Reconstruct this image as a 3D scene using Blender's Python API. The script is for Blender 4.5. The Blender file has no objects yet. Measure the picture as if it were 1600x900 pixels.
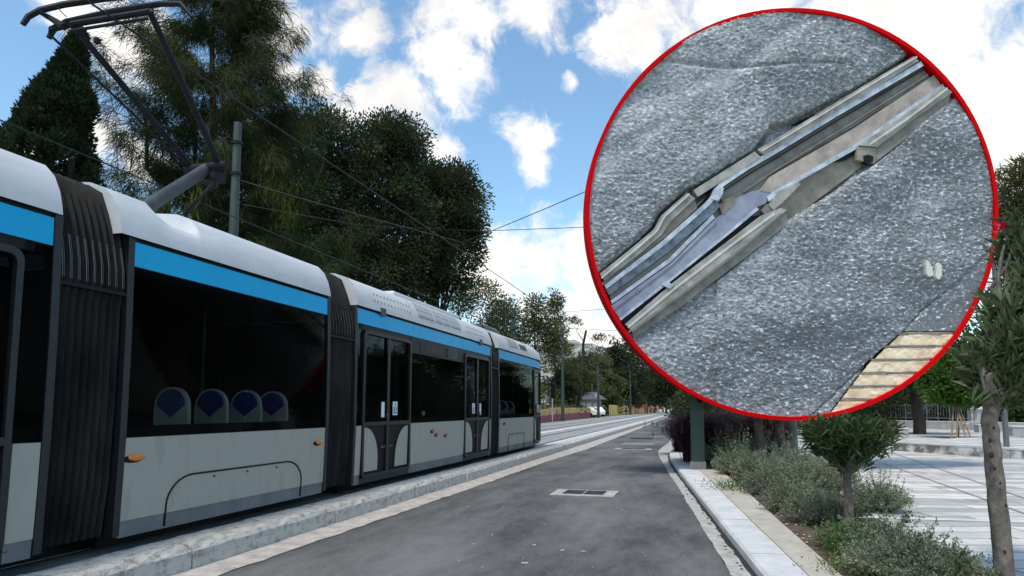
import bpy, math
import numpy as np
from mathutils import Vector
PI = math.pi
R = math.radians
sc = bpy.context.scene
C = sc.collection
rng = np.random.default_rng(7)

# ------------------------------------------------------------ camera
F0, CX, CY = 1067.0, 800.0, 533.0
PIT = math.atan(105 / F0)
YAW = math.atan((290 / F0) / (math.cos(PIT) + (105 / F0) * math.sin(PIT)))
CAMZ = 1.42
cam_d = bpy.data.cameras.new('camera')
cam = bpy.data.objects.new('camera', cam_d)
C.objects.link(cam)
cam_d.sensor_width = 36
cam_d.lens = 36 * F0 / 1600
cam_d.shift_y = 83 / 1600
cam_d.clip_start = 0.05
cam_d.clip_end = 6000
cam.location = (0, 0, CAMZ)
cam.rotation_euler = (PI / 2 + PIT, 0, YAW)
sc.camera = cam

def ray(x, y):
    u = (x - CX) / F0; v = (CY - y) / F0
    F = math.cos(PIT) - v * math.sin(PIT); Z = math.sin(PIT) + v * math.cos(PIT)
    return Vector((u * math.cos(YAW) - F * math.sin(YAW), F * math.cos(YAW) + u * math.sin(YAW), Z))

def at(x, y, X=None, Y=None, Z=None):
    """world point seen at photo pixel x,y on the plane X, Y or Z = const"""
    r = ray(x, y)
    if X is not None: t = X / r.x
    elif Y is not None: t = Y / r.y
    else: t = (Z - CAMZ) / r.z
    return Vector((r.x * t, r.y * t, r.z * t + CAMZ))

# ------------------------------------------------------------ world
SUN_EL, SUN_AZ = R(64), R(192)        # azimuth clockwise from +Y
world = bpy.data.worlds.new('World'); sc.world = world
world.use_nodes = True
nt = world.node_tree; nt.nodes.clear()
N = nt.nodes.new; LK = nt.links.new
out = N('ShaderNodeOutputWorld'); bg = N('ShaderNodeBackground'); bg.inputs['Strength'].default_value = 0.1
sky = N('ShaderNodeTexSky'); sky.sky_type = 'NISHITA'; sky.sun_disc = False
sky.sun_elevation = SUN_EL; sky.sun_rotation = SUN_AZ
sky.air_density = 1.0; sky.dust_density = 0.6; sky.ozone_density = 1.6
tc = N('ShaderNodeTexCoord')
def wmath(op, a, b=None, c=None, clamp=False):
    n = N('ShaderNodeMath'); n.operation = op; n.use_clamp = clamp
    for i, v in enumerate((a, b, c)):
        if v is None: continue
        if isinstance(v, (int, float)): n.inputs[i].default_value = v
        else: LK(v, n.inputs[i])
    return n.outputs[0]
def wnoise(scale, detail, rough, vec, dist=0):
    n = N('ShaderNodeTexNoise'); n.inputs['Scale'].default_value = scale
    n.inputs['Detail'].default_value = detail; n.inputs['Roughness'].default_value = rough
    n.inputs['Distortion'].default_value = dist
    LK(vec, n.inputs['Vector']); return n
vec = tc.outputs['Generated']
warp = wnoise(5, 4, .6, vec)
vs = N('ShaderNodeVectorMath'); vs.operation = 'SUBTRACT'; LK(warp.outputs['Color'], vs.inputs[0]); vs.inputs[1].default_value = (.5, .5, .5)
vm = N('ShaderNodeVectorMath'); vm.operation = 'SCALE'; LK(vs.outputs[0], vm.inputs[0]); vm.inputs['Scale'].default_value = .10
va = N('ShaderNodeVectorMath'); va.operation = 'ADD'; LK(vec, va.inputs[0]); LK(vm.outputs[0], va.inputs[1])
wv = va.outputs[0]
CL = [(695, 95, 85), (640, 150, 75), (590, 180, 60), (725, 40, 80), (835, 15, 75), (560, 40, 70), (440, 30, 70), (450, 110, 50), (500, 130, 45),
      (1000, 30, 110), (960, 60, 70), (1150, -20, 190), (1400, 60, 260), (1600, 180, 260), (815, 215, 50), (825, 250, 45), (880, 122, 17), (200, 50, 80),
      (110, 20, 50), (150, 205, 45), (850, 400, 100), (780, 430, 110), (930, 430, 130), (1000, 520, 130), (210, 250, 60), (540, 185, 50), (690, 240, 40),
      (900, 560, 150), (1400, 300, 260), (-200, 200, 110), (60, 330, 90)]
mx = None
for (x, y, r) in CL:
    d = ray(x, y).normalized()
    n = N('ShaderNodeVectorMath'); n.operation = 'DISTANCE'; LK(wv, n.inputs[0]); n.inputs[1].default_value = d
    v = wmath('MULTIPLY_ADD', n.outputs['Value'], -F0 / (r * .86), 1.0)
    mx = v if mx is None else wmath('MAXIMUM', mx, v)
n1 = wnoise(17, 12, .64, wv, .3)
n2 = wnoise(3.0, 6, .55, vec)
base = wmath('MULTIPLY_ADD', n2.outputs['Fac'], 3.2, -1.95)        # broad cover away from the modelled patches
sep = N('ShaderNodeSeparateXYZ'); LK(vec, sep.inputs[0])
away = wmath('LESS_THAN', sep.outputs['Y'], 0.15)
base = wmath('MULTIPLY_ADD', away, 1.2, wmath('SUBTRACT', base, 1.0))  # extra unseen cloud behind the camera, added to whiten the ambient light
mx2 = wmath('MAXIMUM', wmath('MAXIMUM', mx, -1.0), base)
den = wmath('ADD', mx2, wmath('MULTIPLY_ADD', n1.outputs['Fac'], 2.6, -1.30))
mr = N('ShaderNodeMapRange'); mr.interpolation_type = 'SMOOTHSTEP'
LK(den, mr.inputs['Value']); mr.inputs['From Min'].default_value = -0.10; mr.inputs['From Max'].default_value = 0.74
cr = N('ShaderNodeValToRGB'); n3 = wnoise(6, 8, .6, wv)
LK(n3.outputs['Fac'], cr.inputs[0])
cr.color_ramp.elements[0].position = .3; cr.color_ramp.elements[0].color = (7.6, 7.5, 7.4, 1)
cr.color_ramp.elements[1].position = .6; cr.color_ramp.elements[1].color = (11.0, 10.5, 9.8, 1)
sm = N('ShaderNodeMix'); sm.data_type = 'RGBA'; sm.blend_type = 'MULTIPLY'; sm.inputs['Factor'].default_value = 1
LK(sky.outputs[0], sm.inputs['A']); sm.inputs['B'].default_value = (1.75, 2.05, 1.98, 1)
mi = N('ShaderNodeMix'); mi.data_type = 'RGBA'
LK(wmath('MULTIPLY', mr.outputs[0], .95), mi.inputs['Factor']); LK(sm.outputs['Result'], mi.inputs['A']); LK(cr.outputs[0], mi.inputs['B'])
LK(mi.outputs['Result'], bg.inputs['Color']); LK(bg.outputs[0], out.inputs[0])

sun_d = bpy.data.lights.new('sun', 'SUN'); sun_d.energy = 2.5; sun_d.angle = R(9); sun_d.color = (1, .92, .82)
sun = bpy.data.objects.new('sun', sun_d); C.objects.link(sun)
sdir = Vector((math.sin(SUN_AZ) * math.cos(SUN_EL), math.cos(SUN_AZ) * math.cos(SUN_EL), math.sin(SUN_EL)))
sun.rotation_euler = sdir.to_track_quat('Z', 'Y').to_euler()
sc.view_settings.view_transform = 'Standard'; sc.view_settings.look = 'None'
sc.view_settings.exposure = 0.22; sc.view_settings.gamma = 1
sc.cycles.max_bounces = 6; sc.cycles.transparent_max_bounces = 12; sc.cycles.use_denoising = True
sc.render.film_transparent = False

# ------------------------------------------------------------ materials
def mat(name, col, rough=.8, metal=0, var=None, scale=5, bump=0, bscale=60, col2=None, spec=None, stretch=(1, 1, 1), thr=(.35, .65), detail=6, emit=None):
    m = bpy.data.materials.new(name); m.use_nodes = True
    t = m.node_tree; b = t.nodes['Principled BSDF']
    b.inputs['Roughness'].default_value = rough; b.inputs['Metallic'].default_value = metal
    if spec is not None: b.inputs['Specular IOR Level'].default_value = spec
    b.inputs['Base Color'].default_value = (*col, 1)
    tcn = t.nodes.new('ShaderNodeTexCoord'); mp = t.nodes.new('ShaderNodeMapping'); mp.inputs['Scale'].default_value = stretch
    t.links.new(tcn.outputs['Object'], mp.inputs['Vector'])
    if var or col2:
        c2 = col2 or tuple(min(1, c * (1 + var)) for c in col)
        c1 = col if col2 else tuple(c * (1 - var) for c in col)
        n = t.nodes.new('ShaderNodeTexNoise'); n.inputs['Scale'].default_value = scale; n.inputs['Detail'].default_value = detail; n.inputs['Roughness'].default_value = .65
        t.links.new(mp.outputs[0], n.inputs['Vector'])
        r = t.nodes.new('ShaderNodeValToRGB'); r.color_ramp.elements[0].position = thr[0]; r.color_ramp.elements[1].position = thr[1]
        r.color_ramp.elements[0].color = (*c1, 1); r.color_ramp.elements[1].color = (*c2, 1)
        t.links.new(n.outputs['Fac'], r.inputs[0]); t.links.new(r.outputs[0], b.inputs['Base Color'])
    if bump:
        n = t.nodes.new('ShaderNodeTexNoise'); n.inputs['Scale'].default_value = bscale; n.inputs['Detail'].default_value = 5
        t.links.new(mp.outputs[0], n.inputs['Vector'])
        bp = t.nodes.new('ShaderNodeBump'); bp.inputs['Strength'].default_value = bump; bp.inputs['Distance'].default_value = .02
        t.links.new(n.outputs['Fac'], bp.inputs['Height']); t.links.new(bp.outputs[0], b.inputs['Normal'])
    if emit:
        b.inputs['Emission Color'].default_value = (*emit[0], 1); b.inputs['Emission Strength'].default_value = emit[1]
    return m

def leafmat(name, c1, c2, rough=.55, trans=.25):
    m = bpy.data.materials.new(name); m.use_nodes = True
    t = m.node_tree; b = t.nodes['Principled BSDF']; b.inputs['Roughness'].default_value = rough
    b.inputs['Specular IOR Level'].default_value = .3
    g = t.nodes.new('ShaderNodeNewGeometry'); r = t.nodes.new('ShaderNodeValToRGB')
    r.color_ramp.elements[0].color = (*c1, 1); r.color_ramp.elements[1].color = (*c2, 1)
    tcn = t.nodes.new('ShaderNodeTexCoord'); n = t.nodes.new('ShaderNodeTexNoise'); n.inputs['Scale'].default_value = .9; n.inputs['Detail'].default_value = 2
    t.links.new(tcn.outputs['Object'], n.inputs['Vector'])
    a = t.nodes.new('ShaderNodeMath'); a.operation = 'MULTIPLY_ADD'; t.links.new(g.outputs['Random Per Island'], a.inputs[0]); a.inputs[1].default_value = .6
    a2 = t.nodes.new('ShaderNodeMath'); a2.operation = 'MULTIPLY_ADD'; t.links.new(n.outputs['Fac'], a2.inputs[0]); a2.inputs[1].default_value = 1.4; a2.inputs[2].default_value = -.5
    t.links.new(a2.outputs[0], a.inputs[2]); t.links.new(a.outputs[0], r.inputs[0])
    t.links.new(r.outputs[0], b.inputs['Base Color'])
    tr = t.nodes.new('ShaderNodeBsdfTranslucent'); t.links.new(r.outputs[0], tr.inputs['Color'])
    mx_ = t.nodes.new('ShaderNodeMixShader'); mx_.inputs[0].default_value = trans
    t.links.new(b.outputs[0], mx_.inputs[1]); t.links.new(tr.outputs[0], mx_.inputs[2])
    t.links.new(mx_.outputs[0], t.nodes['Material Output'].inputs['Surface'])
    return m

M = {}
M['white_roof'] = mat('white_roof', (.54, .55, .555), .55, var=.10, scale=3, stretch=(1, .3, 1))
M['skirt'] = mat('skirt', (.30, .285, .245), .5, col2=(.365, .35, .305), scale=3.5, stretch=(1, 1.6, .5), thr=(.30, .48), detail=9)
M['skirt_low'] = mat('skirt_low', (.15, .155, .16), .6, var=.2, scale=4)
M['blue'] = mat('blue', (.004, .40, .72), .45, var=.05, scale=3, spec=.25)
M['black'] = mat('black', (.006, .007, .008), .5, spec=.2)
M['dark_frame'] = mat('dark_frame', (.009, .012, .015), .5, var=.2, scale=9)
M['rubber'] = mat('rubber', (.022, .021, .020), .8, var=.55, spec=.2, scale=4, stretch=(1, 1, .35))
M['rubber_light'] = mat('rubber_light', (.20, .185, .17), .7, var=.25, scale=5)
M['steel_dark'] = mat('steel_dark', (.012, .013, .017), .6, .0, var=.3, scale=7, spec=.18)
M['steel_mid'] = mat('steel_mid', (.05, .055, .06), .5, .1, var=.2, scale=9)
M['shell'] = mat('shell', (.62, .62, .56), .5)
M['seat_blue'] = mat('seat_blue', (.035, .06, .28), .8)
M['amber'] = mat('amber', (.75, .22, .02), .3)
M['orange_dull'] = mat('orange_dull', (.40, .10, .04), .4)
M['paper'] = mat('paper', (.75, .77, .78), .6)
M['paper_blue'] = mat('paper_blue', (.05, .12, .35), .6)
M['led'] = mat('led', (.12, .015, .008), .5, emit=((1, .08, .03), .06))
M['kerbstone'] = mat('kerbstone', (.25, .23, .20), .9, col2=(.60, .57, .515), scale=13, bump=1, bscale=90, thr=(.30, .52), stretch=(1, .8, 1.2), detail=12)
M['marble'] = mat('marble', (.50, .50, .485), .8, col2=(.66, .655, .635), scale=3, spec=.3, bump=.1, bscale=60)
M['beige'] = mat('beige', (.38, .34, .285), .9, col2=(.52, .48, .41), scale=4, bump=.25, bscale=50)
M['gutter'] = mat('gutter', (.26, .245, .215), .9, col2=(.46, .44, .40), scale=6, bump=.4, bscale=55, thr=(.3, .55))
M['pinkstrip'] = mat('pinkstrip', (.33, .295, .265), .95, col2=(.54, .49, .445), scale=5, bump=.4, bscale=50)
M['concrete'] = mat('concrete', (.30, .30, .29), .9, col2=(.42, .42, .40), scale=3, bump=.2, bscale=40)
M['slab_dark'] = mat('slab_dark', (.20, .195, .185), .9, var=.25, scale=3, bump=.3)
M['soil'] = mat('soil', (.055, .035, .022), 1, col2=(.16, .11, .075), scale=6, bump=1, bscale=30)
M['parkground'] = mat('parkground', (.09, .085, .05), 1, col2=(.17, .15, .10), scale=1.5)
M['gravel_dark'] = mat('gravel_dark', (.03, .028, .026), 1, var=.4, scale=20, bump=1)
M['railsteel'] = mat('railsteel', (.28, .29, .31), .35, .8)
M['green_post'] = mat('green_post', (.016, .045, .032), .5, col2=(.026, .065, .045), scale=4, bump=.1)
M['grey_green_post'] = mat('grey_green_post', (.035, .053, .045), .6, var=.2, scale=3)
M['grey_post'] = mat('grey_post', (.10, .115, .125), .5, var=.15, scale=6)
M['wire'] = mat('wire', (.02, .02, .022), .5, .5)
M['bark'] = mat('bark', (.055, .045, .037), .95, col2=(.17, .145, .12), scale=9, bump=1, bscale=30, stretch=(1, 1, .5))
M['bark_dark'] = mat('bark_dark', (.035, .028, .022), .95, var=.4, scale=6, bump=1, bscale=15, stretch=(1, 1, .3))
M['bark_knot'] = mat('bark_knot', (.03, .022, .018), 1)
M['wood_stake'] = mat('wood_stake', (.22, .15, .09), .8, var=.2)
M['red'] = mat('red', (.60, .003, .005), .9, spec=.05)
M['cream'] = mat('cream', (.62, .55, .40), .9, var=.05)
M['winglass'] = mat('winglass', (.05, .06, .07), .15)
M['roof_grey'] = mat('roof_grey', (.08, .085, .09), .7)
M['car_white'] = mat('car_white', (.78, .78, .78), .3)
M['tyre'] = mat('tyre', (.015, .015, .015), .8)
M['skin'] = mat('skin', (.45, .28, .20), .6)
M['cloth_black'] = mat('cloth_black', (.015, .015, .018), .9)
M['cloth_red'] = mat('cloth_red', (.35, .05, .04), .9)
M['cloth_blue'] = mat('cloth_blue', (.05, .08, .18), .9)
M['cloth_white'] = mat('cloth_white', (.6, .6, .6), .9)
M['fence_pink'] = mat('fence_pink', (.36, .07, .10), .9, var=.15, scale=8)
M['fence_peach'] = mat('fence_peach', (.60, .30, .22), .9, var=.15, scale=8)
M['fence_yellow'] = mat('fence_yellow', (.75, .52, .12), .85, var=.2, scale=3)
M['fence_orange'] = mat('fence_orange', (.80, .34, .14), .85, var=.25, scale=2)
M['hillrock'] = mat('hillrock', (.13, .14, .10), 1, col2=(.34, .33, .31), scale=.05, thr=(.42, .55), detail=8)
M['tank'] = mat('tank', (.6, .58, .52), .8, var=.15, scale=6)
M['leaf_dark'] = leafmat('leaf_dark', (.009, .016, .006), (.080, .105, .040), .6, .3)
M['leaf_cyp'] = leafmat('leaf_cyp', (.007, .014, .006), (.036, .056, .022), .8)
M['leaf_casu'] = leafmat('leaf_casu', (.010, .018, .006), (.085, .105, .032), .8, .4)
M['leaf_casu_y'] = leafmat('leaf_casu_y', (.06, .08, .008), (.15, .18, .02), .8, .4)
M['leaf_pine'] = leafmat('leaf_pine', (.035, .045, .014), (.15, .155, .055), .8, .4)
M['leaf_pine_d'] = leafmat('leaf_pine_d', (.014, .022, .009), (.06, .072, .030), .8)
M['leaf_ole'] = leafmat('leaf_ole', (.014, .030, .008), (.085, .13, .045), .5, .3)
M['leaf_ole_n'] = leafmat('leaf_ole_n', (.035, .055, .018), (.15, .19, .08), .55, .3)
M['leaf_bright'] = leafmat('leaf_bright', (.03, .08, .012), (.12, .22, .04), .5, .35)
M['leaf_silver'] = leafmat('leaf_silver', (.08, .10, .055), (.34, .38, .25), .8, .25)
M['leaf_lime'] = leafmat('leaf_lime', (.05, .09, .02), (.16, .22, .06), .7, .3)
M['leaf_purple'] = leafmat('leaf_purple', (.022, .009, .013), (.10, .048, .058), .7, .2)
M['plume'] = leafmat('plume', (.12, .07, .07), (.28, .19, .17), .9, .3)
M['leaf_hedge'] = leafmat('leaf_hedge', (.04, .05, .015), (.13, .14, .05), .8)
M['stem'] = mat('stem', (.13, .12, .09), .9)
M['flower'] = leafmat('flower', (.5, .01, .04), (.8, .03, .08), .6, .3)

def asphalt_mat(name, lo, hi, speck=.35, patch=1.0):
    m = bpy.data.materials.new(name); m.use_nodes = True
    t = m.node_tree; b = t.nodes['Principled BSDF']; b.inputs['Roughness'].default_value = .78; b.inputs['Specular IOR Level'].default_value = .45
    tcn = t.nodes.new('ShaderNodeTexCoord')
    def nz(s, d, st=(1, 1, 1), r=.6):
        mp = t.nodes.new('ShaderNodeMapping'); mp.inputs['Scale'].default_value = st; t.links.new(tcn.outputs['Object'], mp.inputs['Vector'])
        n = t.nodes.new('ShaderNodeTexNoise'); n.inputs['Scale'].default_value = s; n.inputs['Detail'].default_value = d; n.inputs['Roughness'].default_value = r
        t.links.new(mp.outputs[0], n.inputs['Vector']); return n
    a = nz(.55, 5, (1.6, .5, 1)); f = nz(60, 6, (1, 1, 1), .8); st = nz(4.5, 10, (1.6, .55, 1), .8)
    r = t.nodes.new('ShaderNodeValToRGB'); r.color_ramp.elements[0].position = .32; r.color_ramp.elements[1].position = .68
    r.color_ramp.elements[0].color = (*lo, 1); r.color_ramp.elements[1].color = (*hi, 1)
    ad = t.nodes.new('ShaderNodeMath'); ad.operation = 'MULTIPLY_ADD'; t.links.new(f.outputs['Fac'], ad.inputs[0]); ad.inputs[1].default_value = .8
    ad0 = t.nodes.new('ShaderNodeMath'); ad0.operation = 'MULTIPLY_ADD'; t.links.new(st.outputs['Fac'], ad0.inputs[0]); ad0.inputs[1].default_value = .45
    sb = t.nodes.new('ShaderNodeMath'); sb.operation = 'SUBTRACT'; t.links.new(a.outputs['Fac'], sb.inputs[0]); sb.inputs[1].default_value = .625
    t.links.new(sb.outputs[0], ad0.inputs[2]); t.links.new(ad0.outputs[0], ad.inputs[2]); t.links.new(ad.outputs[0], r.inputs[0])
    # light grit and small pale scuffs
    sp = nz(55, 2); rs = t.nodes.new('ShaderNodeValToRGB'); rs.color_ramp.elements[0].position = .64; rs.color_ramp.elements[1].position = .72
    t.links.new(sp.outputs['Fac'], rs.inputs[0])
    sc2 = nz(3.3, 8, (1, .8, 1), .8); rs2 = t.nodes.new('ShaderNodeValToRGB'); rs2.color_ramp.elements[0].position = .66; rs2.color_ramp.elements[1].position = .80
    t.links.new(sc2.outputs['Fac'], rs2.inputs[0])
    mxx = t.nodes.new('ShaderNodeMath'); mxx.operation = 'MAXIMUM'; t.links.new(rs.outputs[0], mxx.inputs[0]); t.links.new(rs2.outputs[0], mxx.inputs[1])
    ml = t.nodes.new('ShaderNodeMath'); ml.operation = 'MULTIPLY'; ml.inputs[1].default_value = speck; t.links.new(mxx.outputs[0], ml.inputs[0])
    mi_ = t.nodes.new('ShaderNodeMix'); mi_.data_type = 'RGBA'; t.links.new(ml.outputs[0], mi_.inputs['Factor']); t.links.new(r.outputs[0], mi_.inputs['A']); mi_.inputs['B'].default_value = (.34, .34, .33, 1)
    t.links.new(mi_.outputs['Result'], b.inputs['Base Color'])
    bp = t.nodes.new('ShaderNodeBump'); bp.inputs['Strength'].default_value = .5; bp.inputs['Distance'].default_value = .006
    t.links.new(f.outputs['Fac'], bp.inputs['Height']); t.links.new(bp.outputs[0], b.inputs['Normal'])
    return m
M['asphalt'] = asphalt_mat('asphalt', (.036, .036, .035), (.175, .170, .160), .5)

def paving_mat(name, c1, c2, mort, bw, bh, rot, noise=.2, msize=.02, offs=.5):
    m = bpy.data.materials.new(name); m.use_nodes = True
    t = m.node_tree; b = t.nodes['Principled BSDF']; b.inputs['Roughness'].default_value = .75
    tcn = t.nodes.new('ShaderNodeTexCoord'); mp = t.nodes.new('ShaderNodeMapping'); mp.inputs['Rotation'].default_value = (0, 0, rot)
    t.links.new(tcn.outputs['Object'], mp.inputs['Vector'])
    wn = t.nodes.new('ShaderNodeTexNoise'); wn.inputs['Scale'].default_value = .35; wn.inputs['Detail'].default_value = 1; t.links.new(mp.outputs[0], wn.inputs['Vector'])
    va_ = t.nodes.new('ShaderNodeVectorMath'); va_.operation = 'MULTIPLY_ADD'; t.links.new(wn.outputs['Color'], va_.inputs[0]); va_.inputs[1].default_value = (.35, .35, 0); t.links.new(mp.outputs[0], va_.inputs[2])
    k = t.nodes.new('ShaderNodeTexBrick'); k.inputs['Scale'].default_value = 1; k.inputs['Brick Width'].default_value = bw; k.inputs['Row Height'].default_value = bh
    k.inputs['Mortar Size'].default_value = msize; k.inputs['Mortar Smooth'].default_value = .2; k.offset = offs; k.offset_frequency = 3; k.squash = .62; k.squash_frequency = 2
    k.inputs['Color1'].default_value = (*c1, 1); k.inputs['Color2'].default_value = (*c2, 1); k.inputs['Mortar'].default_value = (*mort, 1)
    t.links.new(va_.outputs[0], k.inputs['Vector'])
    n = t.nodes.new('ShaderNodeTexNoise'); n.inputs['Scale'].default_value = 2.5; n.inputs['Detail'].default_value = 8; n.inputs['Roughness'].default_value = .7
    t.links.new(tcn.outputs['Object'], n.inputs['Vector'])
    r = t.nodes.new('ShaderNodeValToRGB'); r.color_ramp.elements[0].position = .3; r.color_ramp.elements[1].position = .62
    r.color_ramp.elements[0].color = (1 - noise * 1.8, 1 - noise * 1.9, 1 - noise * 2.1, 1); r.color_ramp.elements[1].color = (1, 1, 1, 1); t.links.new(n.outputs['Fac'], r.inputs[0])
    mi_ = t.nodes.new('ShaderNodeMix'); mi_.data_type = 'RGBA'; mi_.blend_type = 'MULTIPLY'; mi_.inputs['Factor'].default_value = 1
    t.links.new(k.outputs['Color'], mi_.inputs['A']); t.links.new(r.outputs[0], mi_.inputs['B'])
    t.links.new(mi_.outputs['Result'], b.inputs['Base Color'])
    bp = t.nodes.new('ShaderNodeBump'); bp.inputs['Strength'].default_value = .5; bp.inputs['Distance'].default_value = .01; bp.invert = True
    t.links.new(k.outputs['Fac'], bp.inputs['Height']); t.links.new(bp.outputs[0], b.inputs['Normal'])
    return m
M['plaza'] = paving_mat('plaza', (.72, .70, .66), (.41, .40, .375), (.13, .125, .11), 1.35, .34, R(-13), .17, .012)
M['trackpave'] = paving_mat('trackpave', (.36, .355, .34), (.29, .29, .28), (.18, .175, .165), 1.2, .6, 0, .15, .01)

def glass_mat(name, tint, refl=.9, rough=.02):
    m = bpy.data.materials.new(name); m.use_nodes = True
    t = m.node_tree; t.nodes.remove(t.nodes['Principled BSDF'])
    tr = t.nodes.new('ShaderNodeBsdfTransparent'); tr.inputs[0].default_value = (*tint, 1)
    gl = t.nodes.new('ShaderNodeBsdfGlossy'); gl.inputs['Roughness'].default_value = rough; gl.inputs['Color'].default_value = (refl, refl, refl, 1)
    fr = t.nodes.new('ShaderNodeFresnel'); fr.inputs['IOR'].default_value = 1.16
    k_ = t.nodes.new('ShaderNodeMath'); k_.operation = 'MULTIPLY'; k_.inputs[1].default_value = .13; t.links.new(fr.outputs[0], k_.inputs[0]); mx_ = t.nodes.new('ShaderNodeMixShader'); t.links.new(k_.outputs[0], mx_.inputs[0]); t.links.new(tr.outputs[0], mx_.inputs[1]); t.links.new(gl.outputs[0], mx_.inputs[2])
    t.links.new(mx_.outputs[0], t.nodes['Material Output'].inputs['Surface'])
    return m
M['glass'] = glass_mat('glass', (.60, .63, .63), .9, .03)

# ------------------------------------------------------------ mesh helpers
class MB:
    def __init__(s): s.v = []; s.f = []
    def add(s, vs, fs):
        o = len(s.v); s.v += [tuple(v) for v in vs]; s.f += [tuple(i + o for i in f) for f in fs]; return s
    def box(s, c, d, rz=0, taper=1):
        x, y, z = d[0] / 2, d[1] / 2, d[2] / 2; vs = []
        for sz in (-1, 1):
            k = taper if sz > 0 else 1
            for sx, sy in ((-1, -1), (1, -1), (1, 1), (-1, 1)):
                px, py = sx * x * k, sy * y * k
                vs.append((c[0] + px * math.cos(rz) - py * math.sin(rz), c[1] + px * math.sin(rz) + py * math.cos(rz), c[2] + sz * z))
        return s.add(vs, [(3, 2, 1, 0), (4, 5, 6, 7), (0, 1, 5, 4), (1, 2, 6, 5), (2, 3, 7, 6), (3, 0, 4, 7)])
    def b2(s, lo, hi): return s.box([(a + b) / 2 for a, b in zip(lo, hi)], [abs(b - a) for a, b in zip(lo, hi)])
    def tube(s, path, rad, n=8, caps=True):
        P = [Vector(p) for p in path]; rr = rad if hasattr(rad, '__len__') else [rad] * len(P)
        vs = []; prev = None
        for i, p in enumerate(P):
            d = (P[min(i + 1, len(P) - 1)] - P[max(i - 1, 0)])
            d = d.normalized() if d.length > 1e-9 else Vector((0, 0, 1))
            if prev is None:
                a = Vector((0, 0, 1)) if abs(d.z) < .9 else Vector((1, 0, 0)); u = d.cross(a).normalized()
            else:
                u = (prev - d * prev.dot(d)); u = u.normalized() if u.length > 1e-6 else d.orthogonal().normalized()
            prev = u; w = d.cross(u)
            for k in range(n):
                t = 2 * PI * k / n; vs.append(p + (u * math.cos(t) + w * math.sin(t)) * rr[i])
        fs = []
        for i in range(len(P) - 1):
            for k in range(n):
                a, b = i * n + k, i * n + (k + 1) % n; fs.append((a, b, b + n, a + n))
        if caps: fs += [tuple(range(n - 1, -1, -1)), tuple((len(P) - 1) * n + k for k in range(n))]
        return s.add(vs, fs)
    def prism(s, poly, axis, a, b):
        """polygon of 2D points extruded along axis ('x','y','z') from a to b"""
        n = len(poly); vs = []
        for h in (a, b):
            for (p, q) in poly:
                vs.append({'x': (h, p, q), 'y': (p, h, q), 'z': (p, q, h)}[axis])
        return s.add(vs, [tuple(range(n - 1, -1, -1)), tuple(range(n, 2 * n))] + [(i, (i + 1) % n, (i + 1) % n + n, i + n) for i in range(n)])
    def rows(s, R_, close=False):
        """grid from list of equal-length point rows"""
        m = len(R_[0]); vs = [p for r in R_ for p in r]; fs = []
        for i in range(len(R_) - 1):
            for j in range(m - 1 + (1 if close else 0)):
                a = i * m + j; b = i * m + (j + 1) % m; fs.append((a, b, b + m, a + m))
        return s.add(vs, fs)
    def sphere(s, c, r, n=10, m=6):
        R_ = []
        for i in range(m + 1):
            t = PI * i / m; R_.append([(c[0] + r[0] * math.sin(t) * math.cos(2 * PI * j / n), c[1] + r[1] * math.sin(t) * math.sin(2 * PI * j / n), c[2] + r[2] * math.cos(t)) for j in range(n)])
        return s.rows(R_, True)
    def build(s, name, m, parent=None, smooth=False, bevel=0, **kw):
        me = bpy.data.meshes.new(name); me.from_pydata(s.v, [], s.f)
        me.materials.append(m)
        import bmesh
        bm = bmesh.new(); bm.from_mesh(me); bmesh.ops.remove_doubles(bm, verts=bm.verts, dist=1e-5); bmesh.ops.recalc_face_normals(bm, faces=bm.faces); bm.to_mesh(me); bm.free()
        if smooth:
            for p in me.polygons: p.use_smooth = True
            me.set_sharp_from_angle(angle=R(38))
        o = bpy.data.objects.new(name, me); C.objects.link(o)
        if parent:
            o.parent = parent; o.location = -Vector(parent.get('_o', (0, 0, 0)))
        if bevel:
            b = o.modifiers.new('bevel', 'BEVEL'); b.width = bevel; b.segments = 2; b.limit_method = 'ANGLE'
        for k, v in kw.items(): o[k] = v
        return o

def tag(o, label, cat, group=None, kind=None):
    if label: o['label'] = label
    if cat: o['category'] = cat
    if group: o['group'] = group
    if kind: o['kind'] = kind
    return o
def struct(o): o['kind'] = 'structure'; return o
def thing(name, loc, label, cat, group=None):
    """Empty at the thing's base; its parts are written in world coordinates and parented under it"""
    o = bpy.data.objects.new(name, None); C.objects.link(o); o.location = loc; o['_o'] = tuple(loc)
    return tag(o, label, cat, group)
def copy_tree(o, parent=None):
    c = o.copy(); C.objects.link(c); c.parent = parent
    for ch in o.children: copy_tree(ch, c)
    return c

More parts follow.
